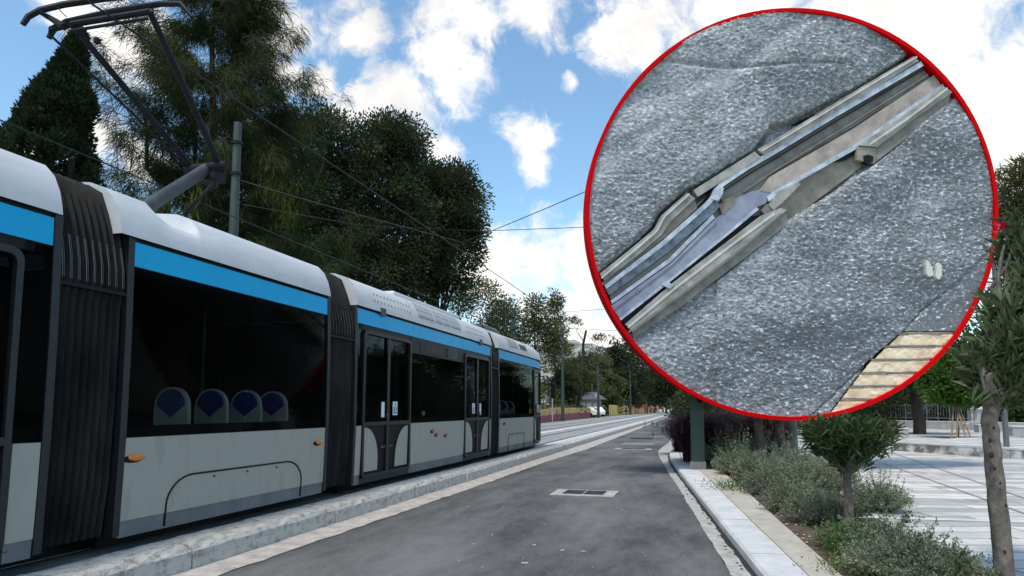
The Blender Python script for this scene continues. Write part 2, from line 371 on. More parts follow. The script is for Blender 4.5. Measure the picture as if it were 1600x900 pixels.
def leaf_obj(name, P, D, L, W, m, parent=None, curl=0.0):
    """P base points, D directions, L lengths, W widths -> one mesh of little two-triangle leaves"""
    n = len(P); D = D / (np.linalg.norm(D, axis=1, keepdims=True) + 1e-9)
    Rn = rng.normal(size=(n, 3)); S = np.cross(D, Rn); S /= (np.linalg.norm(S, axis=1, keepdims=True) + 1e-9)
    L = np.broadcast_to(L, n)[:, None]; W = np.broadcast_to(W, n)[:, None]
    V = np.empty((n, 4, 3)); V[:, 0] = P; V[:, 1] = P + D * L * .5 + S * W * .5; V[:, 2] = P + D * L; V[:, 3] = P + D * L * .5 - S * W * .5
    if curl: V[:, 2, 2] -= (L * curl)[:, 0]
    me = bpy.data.meshes.new(name); me.vertices.add(n * 4); me.vertices.foreach_set('co', V.reshape(-1).astype(np.float32))
    me.loops.add(n * 4); me.loops.foreach_set('vertex_index', np.arange(n * 4, dtype=np.int32))
    me.polygons.add(n); me.polygons.foreach_set('loop_start', np.arange(0, n * 4, 4, dtype=np.int32))
    try: me.polygons.foreach_set('loop_total', np.full(n, 4, dtype=np.int32))
    except Exception: pass
    me.update(); me.validate(); me.materials.append(m)
    o = bpy.data.objects.new(name, me); C.objects.link(o)
    if parent: o.parent = parent; o.location = -Vector(parent.get('_o', (0, 0, 0)))
    return o

def unit(n):
    v = rng.normal(size=(n, 3)); return v / np.linalg.norm(v, axis=1, keepdims=True)

def clumps(blobs, per_clump, clump_r, shell=.75):
    """blobs: (cx,cy,cz, rx,ry,rz, n_clumps); returns leaf points and outward dirs in uneven clumps"""
    PP, DD, CC = [], [], []
    for (cx, cy, cz, rx, ry, rz, nc) in blobs:
        u = unit(nc); rad = (shell + (1 - shell) * rng.random((nc, 1))) * np.where(rng.random((nc, 1)) < .25, rng.random((nc, 1)), 1)
        cc = np.array([cx, cy, cz]) + u * rad * np.array([rx, ry, rz]) * (0.82 + .3 * rng.random((nc, 1)))
        sz = clump_r * (.5 + .9 * rng.random(nc))
        for c, s_, uu in zip(cc, sz, u):
            k = max(4, int(per_clump * (s_ / clump_r) ** 1.6)); q = unit(k)
            p = c + q * s_ * (rng.random((k, 1)) ** .5) * np.array([1, 1, .75])
            PP.append(p); DD.append(q + uu * .4); CC.append(c)
    return np.concatenate(PP), np.concatenate(DD), np.array(CC)

def limb(mb, a, b, r0, r1, n=6, wob=.06, seg=5):
    a = Vector(a); b = Vector(b); L = (b - a).length; pts = []
    for i in range(seg + 1):
        t = i / seg; p = a.lerp(b, t)
        if 0 < i < seg: p += Vector(rng.normal(size=3)) * wob * L * .3
        pts.append(p)
    mb.tube(pts, [r0 + (r1 - r0) * i / seg for i in range(seg + 1)], n); return pts

def bend(Y): return -4.7e-5 * Y * Y if Y > 0 else 0.0

# ------------------------------------------------------------ ground, road, kerbs
def strip(name, yl, yr, z0, m, zb=None, kind='structure', jag=0, **kw):
    """sheet (or slab when zb given) between two polylines X(Y); yl, yr lists of (Y, X)"""
    Ys = sorted(set([p[0] for p in yl] + [p[0] for p in yr]) | set(np.arange(max(yl[0][0], yr[0][0]), min(yl[-1][0], yr[-1][0]), 1.0 if not jag else .18)))
    Ys = [y for y in Ys if max(yl[0][0], yr[0][0]) <= y <= min(yl[-1][0], yr[-1][0])]
    if not jag:
        Ys = [y for i, y in enumerate(Ys) if y < 60 or i % 8 == 0 or i == len(Ys) - 1]
    xl = np.interp(Ys, [p[0] for p in yl], [p[1] for p in yl]); xr = np.interp(Ys, [p[0] for p in yr], [p[1] for p in yr])
    if jag:
        xl = xl + rng.normal(size=len(Ys)) * jag; xr = xr + rng.normal(size=len(Ys)) * jag
    mb = MB()
    rws = []
    for y, a, b in zip(Ys, xl, xr):
        bb = bend(y)
        top = [(a + bb, y, z0), (b + bb, y, z0)]
        rws.append(top if zb is None else [(a + bb, y, zb)] + top + [(b + bb, y, zb)])
    mb.rows(rws)
    o = mb.build(name, m, **kw)
    if kind: o['kind'] = kind
    return o
YF = 330
gm = MB(); gm.add([(-2500, -60, -.05), (2500, -60, -.05), (2500, 4000, -.05), (-2500, 4000, -.05)], [(0, 1, 2, 3)])
struct(gm.build('ground', M['parkground']))
RE = [(-6, 1.2), (0, .9), (6.26, .25), (8.41, .04), (13.03, -.38), (16, -.68), (19.2, -.97), (21.5, -1.17), (23.5, -1.27), (26, -1.25), (29, -1.15), (YF, -1.1)]
KL = [(-6, 1.42), (0, 1.12), (5.8, .47), (8.17, .24), (14.26, -.34), (16.5, -.55), (18.77, -.73), (20.6, -.84), (22.5, -.86), (25, -.80), (29, -.72), (YF, -.7)]
KR = [(-6, 1.72), (0, 1.40), (5.89, .81), (9.24, .52), (15.89, -.04), (17.8, -.2), (20, -.34), (22.5, -.42), (25, -.38), (29, -.32), (YF, -.3)]
SR = [(-6, 1.85), (0, 1.55), (5.95, 1.06), (8.14, .92), (11.75, .71), (14.9, .48), (15.4, .30)]
BR = [(-6, 2.3), (0, 2.1), (6.19, 1.98), (12.6, 2.12), (24, 2.85), (60, 5)]
struct(strip('road', [(-6, -4.2), (YF, -4.2)], RE, 0.0, M['asphalt']))
strip('gutter', [(y, x) for y, x in RE if y <= 60] + [(60, -1.1)] if False else RE, KL, 0.006, M['gutter'], jag=.006)
def offs(L, d): return [(y, x + d) for y, x in L]
# dark joint between gutter and kerb
strip('joint', offs(KL, -.02), offs(KL, .03), 0.010, M['gravel_dark'], jag=.010)
# marble kerb in individual stones is one run: joints are built as gaps
kb = MB()
y = -6.0; 
while y < 120:
    L = .98 if y < 40 else 4
    a, b = y + .006, y + L - .006
    xs = [np.interp(v, [p[0] for p in KL], [p[1] for p in KL]) + bend(v) + .03 for v in (a, b)]
    xr = [np.interp(v, [p[0] for p in KR], [p[1] for p in KR]) + bend(v) for v in (a, b)]
    h = .105 + rng.normal() * .004
    bev = .025
    kb.rows([[(xs[i], q, -.02), (xs[i], q, h - bev), (xs[i] + bev, q, h), (xr[i], q, h + .006), (xr[i], q, -.02)] for i, q in enumerate((a, b))])
    kb.add([(xs[0], a, -.02), (xs[0], a, h - bev), (xs[0] + bev, a, h), (xr[0], a, h + .006), (xr[0], a, -.02)], [(0, 1, 2, 3, 4)])
    y += L
struct(kb.build('marble_kerb', M['marble']))
strip('kerb_bedding', offs(KL, .05), offs(KR, -.01), 0.088, M['gravel_dark'], zb=-.02)
strip('pavement_edging', offs([p for p in KR if p[0] <= 15.4] + [(15.4, 0.0)], .004), SR, 0.118, M['beige'], zb=-.02)
SB = [(y, x) for y, x in SR][:-1] + [(15.4, .2), (15.9, -.04), (22.5, -.41), (29, -.31), (110, -.3)]
strip('soil_bed', offs(SB, .004), BR + [(110, 8)], 0.10, M['soil'], zb=-.02, jag=.02)
# plaza: one sheet right of the bed
pl = MB()
ys = [-6, 0, 6.19, 12.6, 24, 60, 110]
xs = np.interp(ys, [p[0] for p in BR + [(110, 8)]], [p[1] for p in BR + [(110, 8)]])
pl.rows([[(x + .0 + bend(y), y, .112), (70, y, .112)] for x, y in zip(xs, ys)])
struct(pl.build('plaza_paving', M['plaza']))
# light stone course crossing the plaza, plus a long oblique course
def flatstrip(name, a, b, w, z, m):
    a = Vector((*a, z)); b = Vector((*b, z)); d = (b - a).normalized(); n_ = Vector((-d.y, d.x, 0)) * w / 2
    mb = MB(); mb.add([a - n_, b - n_, b + n_, a + n_], [(0, 1, 2, 3)]); return struct(mb.build(name, m))
flatstrip('paving_course', at(1290, 806, Z=.116).to_2d(), at(1700, 818, Z=.116).to_2d(), .17, .117, M['marble'])
flatstrip('paving_course', at(1390, 706, Z=.116).to_2d(), at(1700, 812, Z=.116).to_2d(), .045, .1215, M['concrete'])
flatstrip('paving_course', at(1370, 720, Z=.116).to_2d(), at(1700, 838, Z=.116).to_2d(), .030, .126, M['concrete'])

# left kerb of the tram track
kb = MB(); y = -6.0
def kerbrow(q, j):
    bb = bend(q) + j
    return [(-4.36 + bb, q, -.02), (-4.36 + bb, q, .16), (-4.39 + bb, q, .205), (-4.45 + bb, q, .22), (-4.75 + bb, q, .222), (-4.76 + bb, q, .0)]
while y < YF:
    L = 1.25 if y < 60 else 10
    j = rng.normal() * .006
    n_ = 8 if y < 30 else 2
    rws = []
    for i in range(n_ + 1):
        q = y + .008 + (L - .016) * i / n_
        r_ = kerbrow(q, j)
        if y < 30:
            r_ = [(px + rng.normal() * .0025, py, pz + (rng.normal() * .0025 if pz > 0.1 else 0)) for px, py, pz in r_]
            if rng.random() < .12: r_[2] = (r_[2][0] - .02, r_[2][1], r_[2][2] - .025)
        rws.append(r_)
    kb.rows(rws); kb.add(rws[0], [tuple(range(6))]); kb.add(rws[-1], [tuple(range(6))])
    y += L
struct(kb.build('track_kerb', M['kerbstone']))
strip('kerb_footing', [(-6, -4.37), (YF, -4.37)], [(-6, -3.98), (6.7, -3.96), (12, -3.9), (18, -3.9), (24, -3.72), (60, -3.9), (YF, -4.0)], 0.008, M['pinkstrip'], jag=.014)
# track bed
strip('track_bed', [(-6, -12.6), (YF, -12.6)], [(-6, -4.78), (YF, -4.78)], .165, M['trackpave'], zb=-.02)
for xx, ww, m_ in ((-5.05, .36, 'marble'), (-7.75, .5, 'marble'), (-10.95, .4, 'concrete')):
    strip('paving_band', [(22.5 if xx > -8 else -6, xx - ww / 2), (YF, xx - ww / 2)], [(22.5 if xx > -8 else -6, xx + ww / 2), (YF, xx + ww / 2)], .170, M[m_])
for xx in (-5.28, -6.72, -8.7, -10.14):
    strip('groove', [(-6, xx - .07), (YF, xx - .07)], [(-6, xx + .07), (YF, xx + .07)], .174, M['gravel_dark'])
    tag(strip('tram_rail', [(-6, xx - .03), (YF, xx - .03)], [(-6, xx + .03), (YF, xx + .03)], .185, M['railsteel'], zb=.150, kind=None),
        {-5.28: 'steel tram rail nearest the stone kerb and road', -6.72: 'steel rail of the tram\'s own track, farther from the road', -8.7: 'inner steel rail of the empty second track', -10.14: 'steel tram rail nearest the striped mesh barrier'}[xx], 'rail', 'rails of the two tram tracks')
strip('verge', [(-6, -60), (YF, -60)], [(-6, -12.6), (YF, -12.6)], .14, M['parkground'])

ch = MB()
for px, py, q in ((962, 758, .022), (972, 797, .022), (968, 806, .02), (879, 860, .03), (835, 852, .025), (600, 762, .03), (671, 709, .02), (1002, 714, .03), (976, 765, .02), (912, 862, .03), (820, 880, .04), (740, 850, .016)):
    p = at(px, py, Z=.004); ch.box((p.x, p.y, .007), (q * 1.6, q, .006), rng.random() * 3)
for i in range(160):
    yy = 4.5 + 22 * rng.random() ** 1.5; xx = -3.9 + 4.1 * rng.random(); q = .004 + .008 * rng.random() ** 3
    if xx < np.interp(yy, [p[0] for p in RE], [p[1] for p in RE]): ch.box((xx, yy, .005), (q * 2, q * 1.5, .006), rng.random() * 3)
tag(ch.build('road_crumbs', M['gutter']), 'pale crumbs and stone chips scattered over the dark asphalt', 'stone chips', kind='stuff')
# ------------------------------------------------------------ manhole gratings in the road
def grating(cx, cy, w, d, label):
    t = thing('drain_grating', (cx, cy, .004), label, 'drain cover', 'drain covers in the road')
    MB().box((cx, cy, .008), (w, d, .012)).build('concrete_collar', M['gutter'], t)
    MB().box((cx, cy, .0165), (w * .70, d * .74, .005)).build('frame', M['concrete'], t)
    for s_ in (-1, 1):
        MB().box((cx + s_ * w * .165, cy, .021), (w * .31, d * .66, .004)).build('grate_well', M['gravel_dark'], t)
        g = MB()
        for i in range(7): g.box((cx + s_ * w * .165, cy - d * .26 + d * .52 * i / 6, .0265), (w * .28, .018, .007))
        g.build('grate', M['steel_mid'], t)
    return t
grating(-1.86, 11.55, 1.05, .78, 'double iron drain grating in a pale collar, nearest one in the road')
grating(-2.2, 24.3, 1.25, .55, 'small drain cover farther down the road, level with the kerb end')
p_ = strip('road_patch', [(27, -2.9), (29.2, -2.9)], [(27, -1.6), (29.2, -1.7)], .006, M['slab_dark'], jag=.05)
p_ = strip('road_patch', [(32, -3.0), (34, -3.1)], [(32, -2.0), (34, -2.1)], .006, M['gravel_dark'], jag=.05)

# ------------------------------------------------------------ the tram
XS, XC = -4.8, -6.0         # near side plane, centre line
ZB, ZL, ZW, ZT, ZR = .31, .45, 1.165, 2.68, 2.90   # bottom, low skirt, window sill, blue band bottom / top
YN0, YN1 = 20.9, 22.2       # the nose curves in between these
def inset(Y):
    if Y < YN0: return 0.0
    t = min(1, (Y - YN0) / (YN1 - YN0)); return .62 * t ** 2.6
def rdrop(Y):
    if Y < 20.4: return 0.0
    t = min(1, (Y - 20.4) / (YN1 - 20.4)); return .50 * t ** 2.4
def side_slope(z): return .03 * max(0, (ZW - z)) ** 1.5 + (0.0 if z < 2 else .02 * (z - 2))
def sideX(z, Y, o=0): return XS - side_slope(z) - inset(Y) + o
tram = thing('tram', (XC, 12, .165), 'white and grey articulated tram with a sky blue band, pantograph raised, on the near track', 'tram')
def yl(a, b):
    n = max(2, int((b - a) / .5) + 1) if b < YN0 else max(2, int((b - a) / .12) + 1)
    return list(np.linspace(a, b, n))
def panel(name, a, b, z0, z1, m, o=0.0, th=.03, parent=None, both=True, top_taper=None, slant=0):
    """vertical skin panel between Y a..b and z0..z1, on both sides of the car"""
    for s_ in ((1, -1) if both else (1,)):
        mb = MB()
        for zz0, zz1 in [(z0, z1)]:
            zs = np.linspace(zz0, zz1, 3); rws = []
            for q in yl(a, b):
                k = rdrop(q) if z1 > 2.6 else 0
                loop = []
                zt = [z - (k * .8 * (z - z0) / (z1 - z0) if z1 > 2.6 and z0 > 2 else 0) for z in zs]
                for z, zz in zip(zs, zt): loop.append((sideX(z, q, o), q, zz))
                for z, zz in zip(zs[::-1], zt[::-1]): loop.append((sideX(z, q, o) - th, q, zz))
                if s_ < 0: loop = [(2 * XC - x, y_, z_) for x, y_, z_ in loop]
                rws.append(loop)
            mb.rows(rws, True); mb.add(rws[0], [tuple(range(6))]); mb.add(rws[-1], [tuple(range(6))])
        mb.build(name, m, parent or tram, smooth=True)
RP = [(0, 2.935), (.012, 3.02), (.04, 3.13), (.10, 3.26), (.20, 3.36), (.36, 3.42), (.65, 3.45), (1.2, 3.46)]
def roof(name, a, b, dz=lambda q: 0, lipin=0.0):
    mb = MB(); rws = []
    for q in sorted(yl(a, b) + [5.18, 5.30, 5.42, 5.62, 5.70, 5.76] if a < 5 < b else yl(a, b)):
        if not a <= q <= b: continue
        k = rdrop(q); lo = []
        for i_, z in RP:
            f = (z - 2.935) / .525
            lo.append((XS - inset(q) * (1 - i_ / 1.2) + .015 * (1 - f) - i_, q, z - k * (.18 + .82 * f) - dz(q) * f ** 2))
        lo2 = [(2 * XC - x, y_, z_) for x, y_, z_ in lo[::-1][1:]]
        rws.append(lo + lo2)
    mb.rows(rws)
    n_ = len(rws[0]); mb.add(rws[0], [tuple(range(n_))]); mb.add(rws[-1], [tuple(range(n_))])
    return mb.build(name, M['white_roof'], tram, smooth=True)
def notch(q):                # the open pantograph well between the two raised covers
    if q < 5.18 or q > 5.75: return 0
    return .22 * min(1, (q - 5.18) / .2)
roof('roof_cover', -3.0, 4.15)
roof('roof_cover', 4.72, 8.24, notch)
r2 = roof('roof_cover', 9.0, 15.83)
r3 = roof('roof_cover', 16.42, YN1)
def bellows(a, b):
    mb = MB(); rws = []; n_ = 9
    prof = [(.10, .34), (.05, .8), (.03, 1.5), (.03, 2.30), (.0, 2.46), (.01, 2.62), (.05, 2.82), (.09, 2.98), (.13, 3.10), (.22, 3.24), (.38, 3.33), (.7, 3.37), (1.2, 3.38)]
    for i in range(n_ * 4 + 1):
        q = a + (b - a) * i / (n_ * 4); w = (.5 - .5 * math.cos(2 * PI * i / 4)) * .07
        lo = [(XS - .04 - ix + w * (1 if z < 2.4 or True else 1) - .03, q, z + (w if z > 3.2 else 0)) for ix, z in prof]
        rws.append(lo + [(2 * XC - x, y_, z_) for x, y_, z_ in lo[::-1][1:]])
    mb.rows(rws); o = mb.build('bellows', M['rubber'], tram, smooth=True)
    # worn pale folds of the upper bellows
    lt = MB()
    for i in range(n_):
        q = a + (b - a) * (i + .5) / n_
        pts = [(XS - .02 - ix + .012, q, z) for ix, z in prof if 2.44 < z < 2.95]
        for (p1, p2) in zip(pts[:-1], pts[1:]):
            w = .010
            lt.add([(p1[0], p1[1] - w, p1[2]), (p1[0], p1[1] + w, p1[2]), (p2[0], p2[1] + w, p2[2]), (p2[0], p2[1] - w, p2[2])], [(0, 1, 2, 3)])
    lt.build('worn_fold', M['rubber_light'], o)
    bpy.context.view_layer.update()
    sm_ = MB(); sm_.b2((XS - .07, a, 2.395), (XS + .0, b, 2.425)); s2 = sm_.build('bellows_seam', M['black'], o)
    return o
for a, b in ((4.17, 4.83), (8.27, 8.98), (15.86, 16.45)): bellows(a, b)
def end_frame(q):
    for s_ in (1, -1):
        mb = MB()
        lo = [(sideX(z, q, .012), z) for z in (ZB + .02, 1.2, 2.0, 2.93)]
        for (x1, z1), (x2, z2) in zip(lo[:-1], lo[1:]):
            v = []
            for x_, z_ in ((x1, z1), (x2, z2)):
                for dx, dy in ((0, -.035), (0, .035), (-.09, .035), (-.09, -.035)):
                    X_ = x_ + dx; X_ = X_ if s_ > 0 else 2 * XC - X_
                    v.append((X_, q + dy, z_))
            mb.add(v, [(0, 1, 5, 4), (1, 2, 6, 5), (2, 3, 7, 6), (3, 0, 4, 7), (0, 1, 2, 3), (4, 5, 6, 7)])
        mb.build('end_frame', M['dark_frame'], tram)
for q in (4.14, 4.86, 8.24, 9.01, 15.83, 16.48): end_frame(q)
def split(a, b, cuts):
    segs = []; s0 = a
    for c, d in cuts: segs.append((s0, c)); s0 = d
    segs.append((s0, b)); return [(p, q) for p, q in segs if q - p > .02]
cars = [(-3.0, 4.10, [(2.45, 4.0 - .12)]), (4.90, 8.20, []), (9.05, 15.79, [(9.22, 11.02), (13.84, 15.68)]), (16.52, YN1, [(20.25, 21.55)])]
for ci, (a, b, doors) in enumerate(cars):
    # gutter shadow gap, blue band, glass, skirt
    panel('roof_gutter', a, b, ZR + .004, ZR + .034, M['black'], o=-.008)
    bands = [(a, b)] if ci in (0, 1) else ([(a, 11.12), (11.13, 13.72), (13.73, b)] if ci == 2 else [(a, 20.15), (20.16, b)])
    for p, q in bands: panel('blue_band', p, q, ZT, ZR, M['blue'], o=.006, th=.04)
    for p, q in split(a, b, doors):
        nsub = [(p, q)]
        if ci == 1: nsub = [(p, 6.52), (6.545, q)]
        if ci == 0: nsub = [(p, q)]
        for p2, q2 in nsub:
            if ci == 2 and p2 > 10 and q2 < 14:
                panel('window', p2, q2, ZW + .004, 2.385, M['glass'], o=.0, th=.012); panel('transom_panel', p2, q2, 2.39, ZT - .002, M['black'], o=.001)
            else: panel('window', p2, q2, ZW + .004, ZT - .002, M['glass'], o=.0, th=.012)
        panel('skirt_panel', p, q, ZL, ZW - .002, M['skirt'], o=.004)
        panel('lower_skirt', p, q, ZB, ZL - .002, M['skirt_low'], o=-.002)
    # interior: dark floor, ceiling, light-blocking far sheet, poles
    e = min(b, 21.6)
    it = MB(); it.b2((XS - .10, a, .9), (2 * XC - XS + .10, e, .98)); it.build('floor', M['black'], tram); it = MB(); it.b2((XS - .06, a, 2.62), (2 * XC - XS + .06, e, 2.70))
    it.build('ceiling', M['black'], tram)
    fb = MB(); fb.b2((2 * XC - XS + .045, a, 1.0), (2 * XC - XS + .055, e, 2.66)); fb.build('far_dark_sheet', M['black'], tram)  # black sheet closing the far side, standing for the dark inside
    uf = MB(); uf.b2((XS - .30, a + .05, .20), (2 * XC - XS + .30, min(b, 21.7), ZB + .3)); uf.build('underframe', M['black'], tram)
    for p, q in split(a, b, doors):
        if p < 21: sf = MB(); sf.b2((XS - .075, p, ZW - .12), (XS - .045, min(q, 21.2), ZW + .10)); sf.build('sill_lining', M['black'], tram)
    for py in np.arange(a + .7, e - .3, 1.25):
        MB().tube([(XC + .35, py, .98), (XC + .35, py, 2.62)], .017).build('grab_pole', M['steel_mid'], tram)
# seats
def seat(y0, x0=-5.28):
    mb = MB(); pts = []
    for k in range(15):
        t = PI * k / 14; pts.append((x0 + .205 * math.cos(t), 1.45 + .19 * math.sin(t)))
    pts = [(x0 + .20, 1.20), (x0 + .215, 1.30)] + pts + [(x0 - .215, 1.30), (x0 - .20, 1.20)]
    mb.prism(pts, 'y', y0, y0 + .05); mb.b2((x0 - .2, y0 + .05, 1.14), (x0 + .2, y0 + .42, 1.20))
    mb.b2((x0 - .03, y0 + .1, .98), (x0 + .03, y0 + .3, 1.14))
    o = mb.build('seat', M['shell'], tram, smooth=True)
    bb = MB(); p2 = [(x0 + .175 * math.cos(PI * k / 12), 1.455 + .165 * math.sin(PI * k / 12)) for k in range(13)] + [(x0, 1.325)]
    bb.prism(p2, 'y', y0 - .006, y0 + .056); bb.build('cushion', M['seat_blue'], o)
for y0 in (5.95, 6.55, 7.16, 7.70, 8.12 - .42 * 0): seat(y0) if y0 < 8 else None
for y0 in (16.9, 17.6, 18.3, 19.0): seat(y0)
# doors
def rrect(a, b, z0, z1, r, n=6):
    P_ = []
    for cx, cz, t0 in ((b - r, z1 - r, 0), (a + r, z1 - r, PI / 2), (a + r, z0 + r, PI), (b - r, z0 + r, 3 * PI / 2)):
        for k in range(n + 1):
            t = t0 + PI / 2 * k / n; P_.append((cx + r * math.cos(t), cz + r * math.sin(t)))
    return P_
def ring(name, a, b, z0, z1, w, o1, m, parent, th=.05, r=.10):
    A = rrect(a, b, z0, z1, r); B = rrect(a + w, b - w, z0 + w, z1 - w, max(.02, r - w * .6)); mb = MB()
    rws = []
    for P_, o_ in ((A, -th), (A, o1), (B, o1), (B, -th)):
        rws.append([(sideX(z, q, o_), q, z) for q, z in P_])
    mb.rows(rws + [rws[0]], True)
    return mb.build(name, m, parent, smooth=True)
def flat(poly, o_, m, name, parent, th=.012):
    mb = MB(); n_ = len(poly)
    mb.add([(sideX(z, q, o_), q, z) for q, z in poly] + [(sideX(z, q, o_ - th), q, z) for q, z in poly],
           [tuple(range(n_)), tuple(range(2 * n_ - 1, n_ - 1, -1))] + [(i, (i + 1) % n_, (i + 1) % n_ + n_, i + n_) for i in range(n_)])
    return mb.build(name, m, parent)
def door(a, b, single=False, signs=(0, 1)):
    z0, z1 = .385, 2.60
    d = ring('door', a, b, z0, z1, .055, .030, M['dark_frame'], tram)
    mid = (a + b) / 2
    # surround in the body around the frame
    flat([(a - .1, z1 + .0), (b + .1, z1 + .0), (b + .1, ZT), (a - .1, ZT)], -.004, M['black'], 'door_header', d)
    flat([(a - .06, ZB), (b + .06, ZB), (b + .06, z0 + .01), (a - .06, z0 + .01)], -.002, M['dark_frame'], 'door_sill', d)
    flat([(a + .05, 1.21), (b - .05, 1.21), (b - .05, z1 - .05), (a + .05, z1 - .05)], -.012, M['glass'], 'door_glass', d, .008)
    flat([(a + .04, z0 + .04), (b - .04, z0 + .04), (b - .04, 1.18), (a + .04, 1.18)], -.016, M['black'], 'lower_glass', d, .008)
    flat([(a + .05, 1.155), (b - .05, 1.155), (b - .05, 1.215), (a + .05, 1.215)], .016, M['dark_frame'], 'mid_rail', d)
    c = mid
    flat([(c - .045, z0 + .05), (c + .045, z0 + .05), (c + .045, z1 - .05), (c - .045, z1 - .05)], .020, M['dark_frame'], 'door_seal', d)
    # pale lower leaf panels sweeping up and outwards
    def leafp(e, s_):
        w = (mid - a - .12) * (.62 if not single else .5)
        pts = [(e, z0 + .09)]; top = 1.135
        pts += [(e + s_ * w, z0 + .09), (e + s_ * w, .60)]
        for k in range(9):
            t = PI / 2 * k / 8; pts.append((e + s_ * w * (1 - (1 - math.cos(t)) * .97), .62 + (top - .62) * math.sin(t)))
        pts.append((e, top))
        return flat(pts, .002, M['skirt'], 'leaf_panel', d)
    leafp(a + .085, 1); leafp(b - .085, -1)
    zz = .80
    flat([(c - .22, zz), (c - .05, zz), (c - .05, zz + .035), (c - .22, zz + .035)], -.002, M['steel_mid'], 'step_edge', d)
    flat([(c + .05, zz), (c + .22, zz), (c + .22, zz + .035), (c + .05, zz + .035)], -.002, M['steel_mid'], 'step_edge', d)
    return d, c
def notice(q, z, w, h, m, d, o_=.012, name='notice'): return flat([(q - w / 2, z - h / 2), (q + w / 2, z - h / 2), (q + w / 2, z + h / 2), (q - w / 2, z + h / 2)], o_, m, name, d)
def button(q, z, d, r=.045):
    mb = MB(); n_ = 16
    mb.prism([(q + r * math.cos(2 * PI * k / n_), z + r * math.sin(2 * PI * k / n_)) for k in range(n_)], 'x', sideX(z, q, -.004), sideX(z, q, .03)); return mb.build('door_button', M['steel_mid'], d)
d1, c1 = door(9.24, 11.0)
n_ = notice(c1 - .20, 1.40, .095, .24, M['paper'], d1); button(c1 - .045, 1.30, d1)
def pict(q, z, d):           # square notice with a wheelchair-like figure block
    n_ = notice(q, z, .16, .22, M['paper'], d)
    notice(q - .005, z - .03, .11, .11, M['paper_blue'], n_, .0145, 'pictogram')
    mb = MB(); mb.prism([(q + .02 * math.cos(t), z + .065 + .02 * math.sin(t)) for t in np.linspace(0, 2 * PI, 12)[:-1]], 'x', sideX(z, q, .012), sideX(z, q, .015)); mb.build('pictogram', M['paper_blue'], n_)
    notice(q - .01, z - .02, .03, .08, M['paper'], n_, .0165, 'pictogram'); notice(q + .015, z - .045, .04, .02, M['paper'], n_, .0165, 'pictogram')
pict(c1 + .25, 1.42, d1)
d2, c2 = door(13.86, 15.66); pict(c2 - .30, 1.42, d2); notice(c2 + .18, 1.40, .10, .26, M['paper'], d2); button(c2 + .08, 1.30, d2)
d3, c3 = door(20.27, 21.53, True); pict(c3 - .10, 1.42, d3); notice(c3 + .22, 1.40, .10, .26, M['paper'], d3)
d0, c0 = door(2.15, 3.86)
button(11.55, 1.33, tram); 
# side lamps
def lamp(q, z, m=None, w=.10):
    mb = MB(); mb.sphere((sideX(z, q, .008), q, z), (.03, w, .032), 12, 8); o = mb.build('side_marker_lamp', m or M['amber'], tram, smooth=True)
    b_ = MB(); b_.sphere((sideX(z, q, .003), q - .03, z - .012), (.018, w * 1.15, .034), 12, 8); b_.build('lamp_base', M['black'], o, smooth=True)
lamp(5.02, .99); lamp(8.05, .98, w=.09)
for q, z in ((12.25, .93), (12.05, 1.00), (12.75, .90)): lamp(q, z, M['orange_dull'], .07)
lamp(16.95, 1.03, M['black'], .05)
# wheel arch hatch seams: thin dark rounded lines
def seam(pts, w=.011):
    mb = MB(); mb.tube([(sideX(z, q, .004), q, z) for q, z in pts], w, 5); return mb.build('hatch_seam', M['black'], tram)
def hatch(a, b, z0, zt, r, rz=None):
    pts = [(a, z0)]; rz = rz or r
    pts += [(a + r * (1 - math.cos(t)), zt - rz + rz * math.sin(t)) for t in np.linspace(0, PI / 2, 9)]
    pts += [(b - r + r * math.sin(t), zt - rz + rz * math.cos(t)) for t in np.linspace(0, PI / 2, 9)]
    pts += [(b, z0)]; o = seam(pts)
    for q in np.linspace(a + r + .3, b - r - .2, 3):
        k = MB(); k.sphere((sideX(zt - .05, q, .006), q, zt - .05), (.01, .012, .012), 8, 5); k.build('rivet', M['black'], o)
hatch(5.42, 7.68, .33, .78, .34, .26); hatch(17.4, 19.1, .33, .74, .12)
# roof details
def roofpt(i_, q, o_=.012):
    xs_ = [p[0] for p in RP]; z = np.interp(i_, xs_, [p[1] for p in RP]); f = (z - 2.935) / .525
    return (XS + .015 * (1 - f) - i_ + o_, q, z - rdrop(q) * (.18 + .82 * f) + o_ * .4)
def roofquad(name, q0, q1, i0, i1, m, o_=.012):
    mb = MB(); rws = [[roofpt(i, q, o_) for i in np.linspace(i0, i1, 5)] for q in np.linspace(q0, q1, 3)]
    rws2 = [[roofpt(i, q, -.01) for i in np.linspace(i0, i1, 5)] for q in np.linspace(q0, q1, 3)]
    mb.rows(rws); mb.rows(rws2)
    for A, B in ((rws[0], rws2[0]), (rws[-1], rws2[-1])): mb.rows([A, B])
    mb.rows([[r_[0] for r_ in rws], [r_[0] for r_ in rws2]]); mb.rows([[r_[-1] for r_ in rws], [r_[-1] for r_ in rws2]])
    return mb.build(name, m, tram)
M['mesh_grille'] = mat('mesh_grille', (.40, .41, .42), .6)
_t = M['mesh_grille'].node_tree; _v = _t.nodes.new('ShaderNodeTexVoronoi'); _v.inputs['Scale'].default_value = 26; _v.inputs['Randomness'].default_value = 0
_c = _t.nodes.new('ShaderNodeTexCoord'); _r = _t.nodes.new('ShaderNodeValToRGB'); _r.color_ramp.elements[0].position = .30; _r.color_ramp.elements[0].color = (.05, .05, .055, 1); _r.color_ramp.elements[1].position = .40; _r.color_ramp.elements[1].color = (.42, .43, .44, 1)
_t.links.new(_c.outputs['Object'], _v.inputs['Vector']); _t.links.new(_v.outputs['Distance'], _r.inputs[0]); _t.links.new(_r.outputs[0], _t.nodes['Principled BSDF'].inputs['Base Color'])
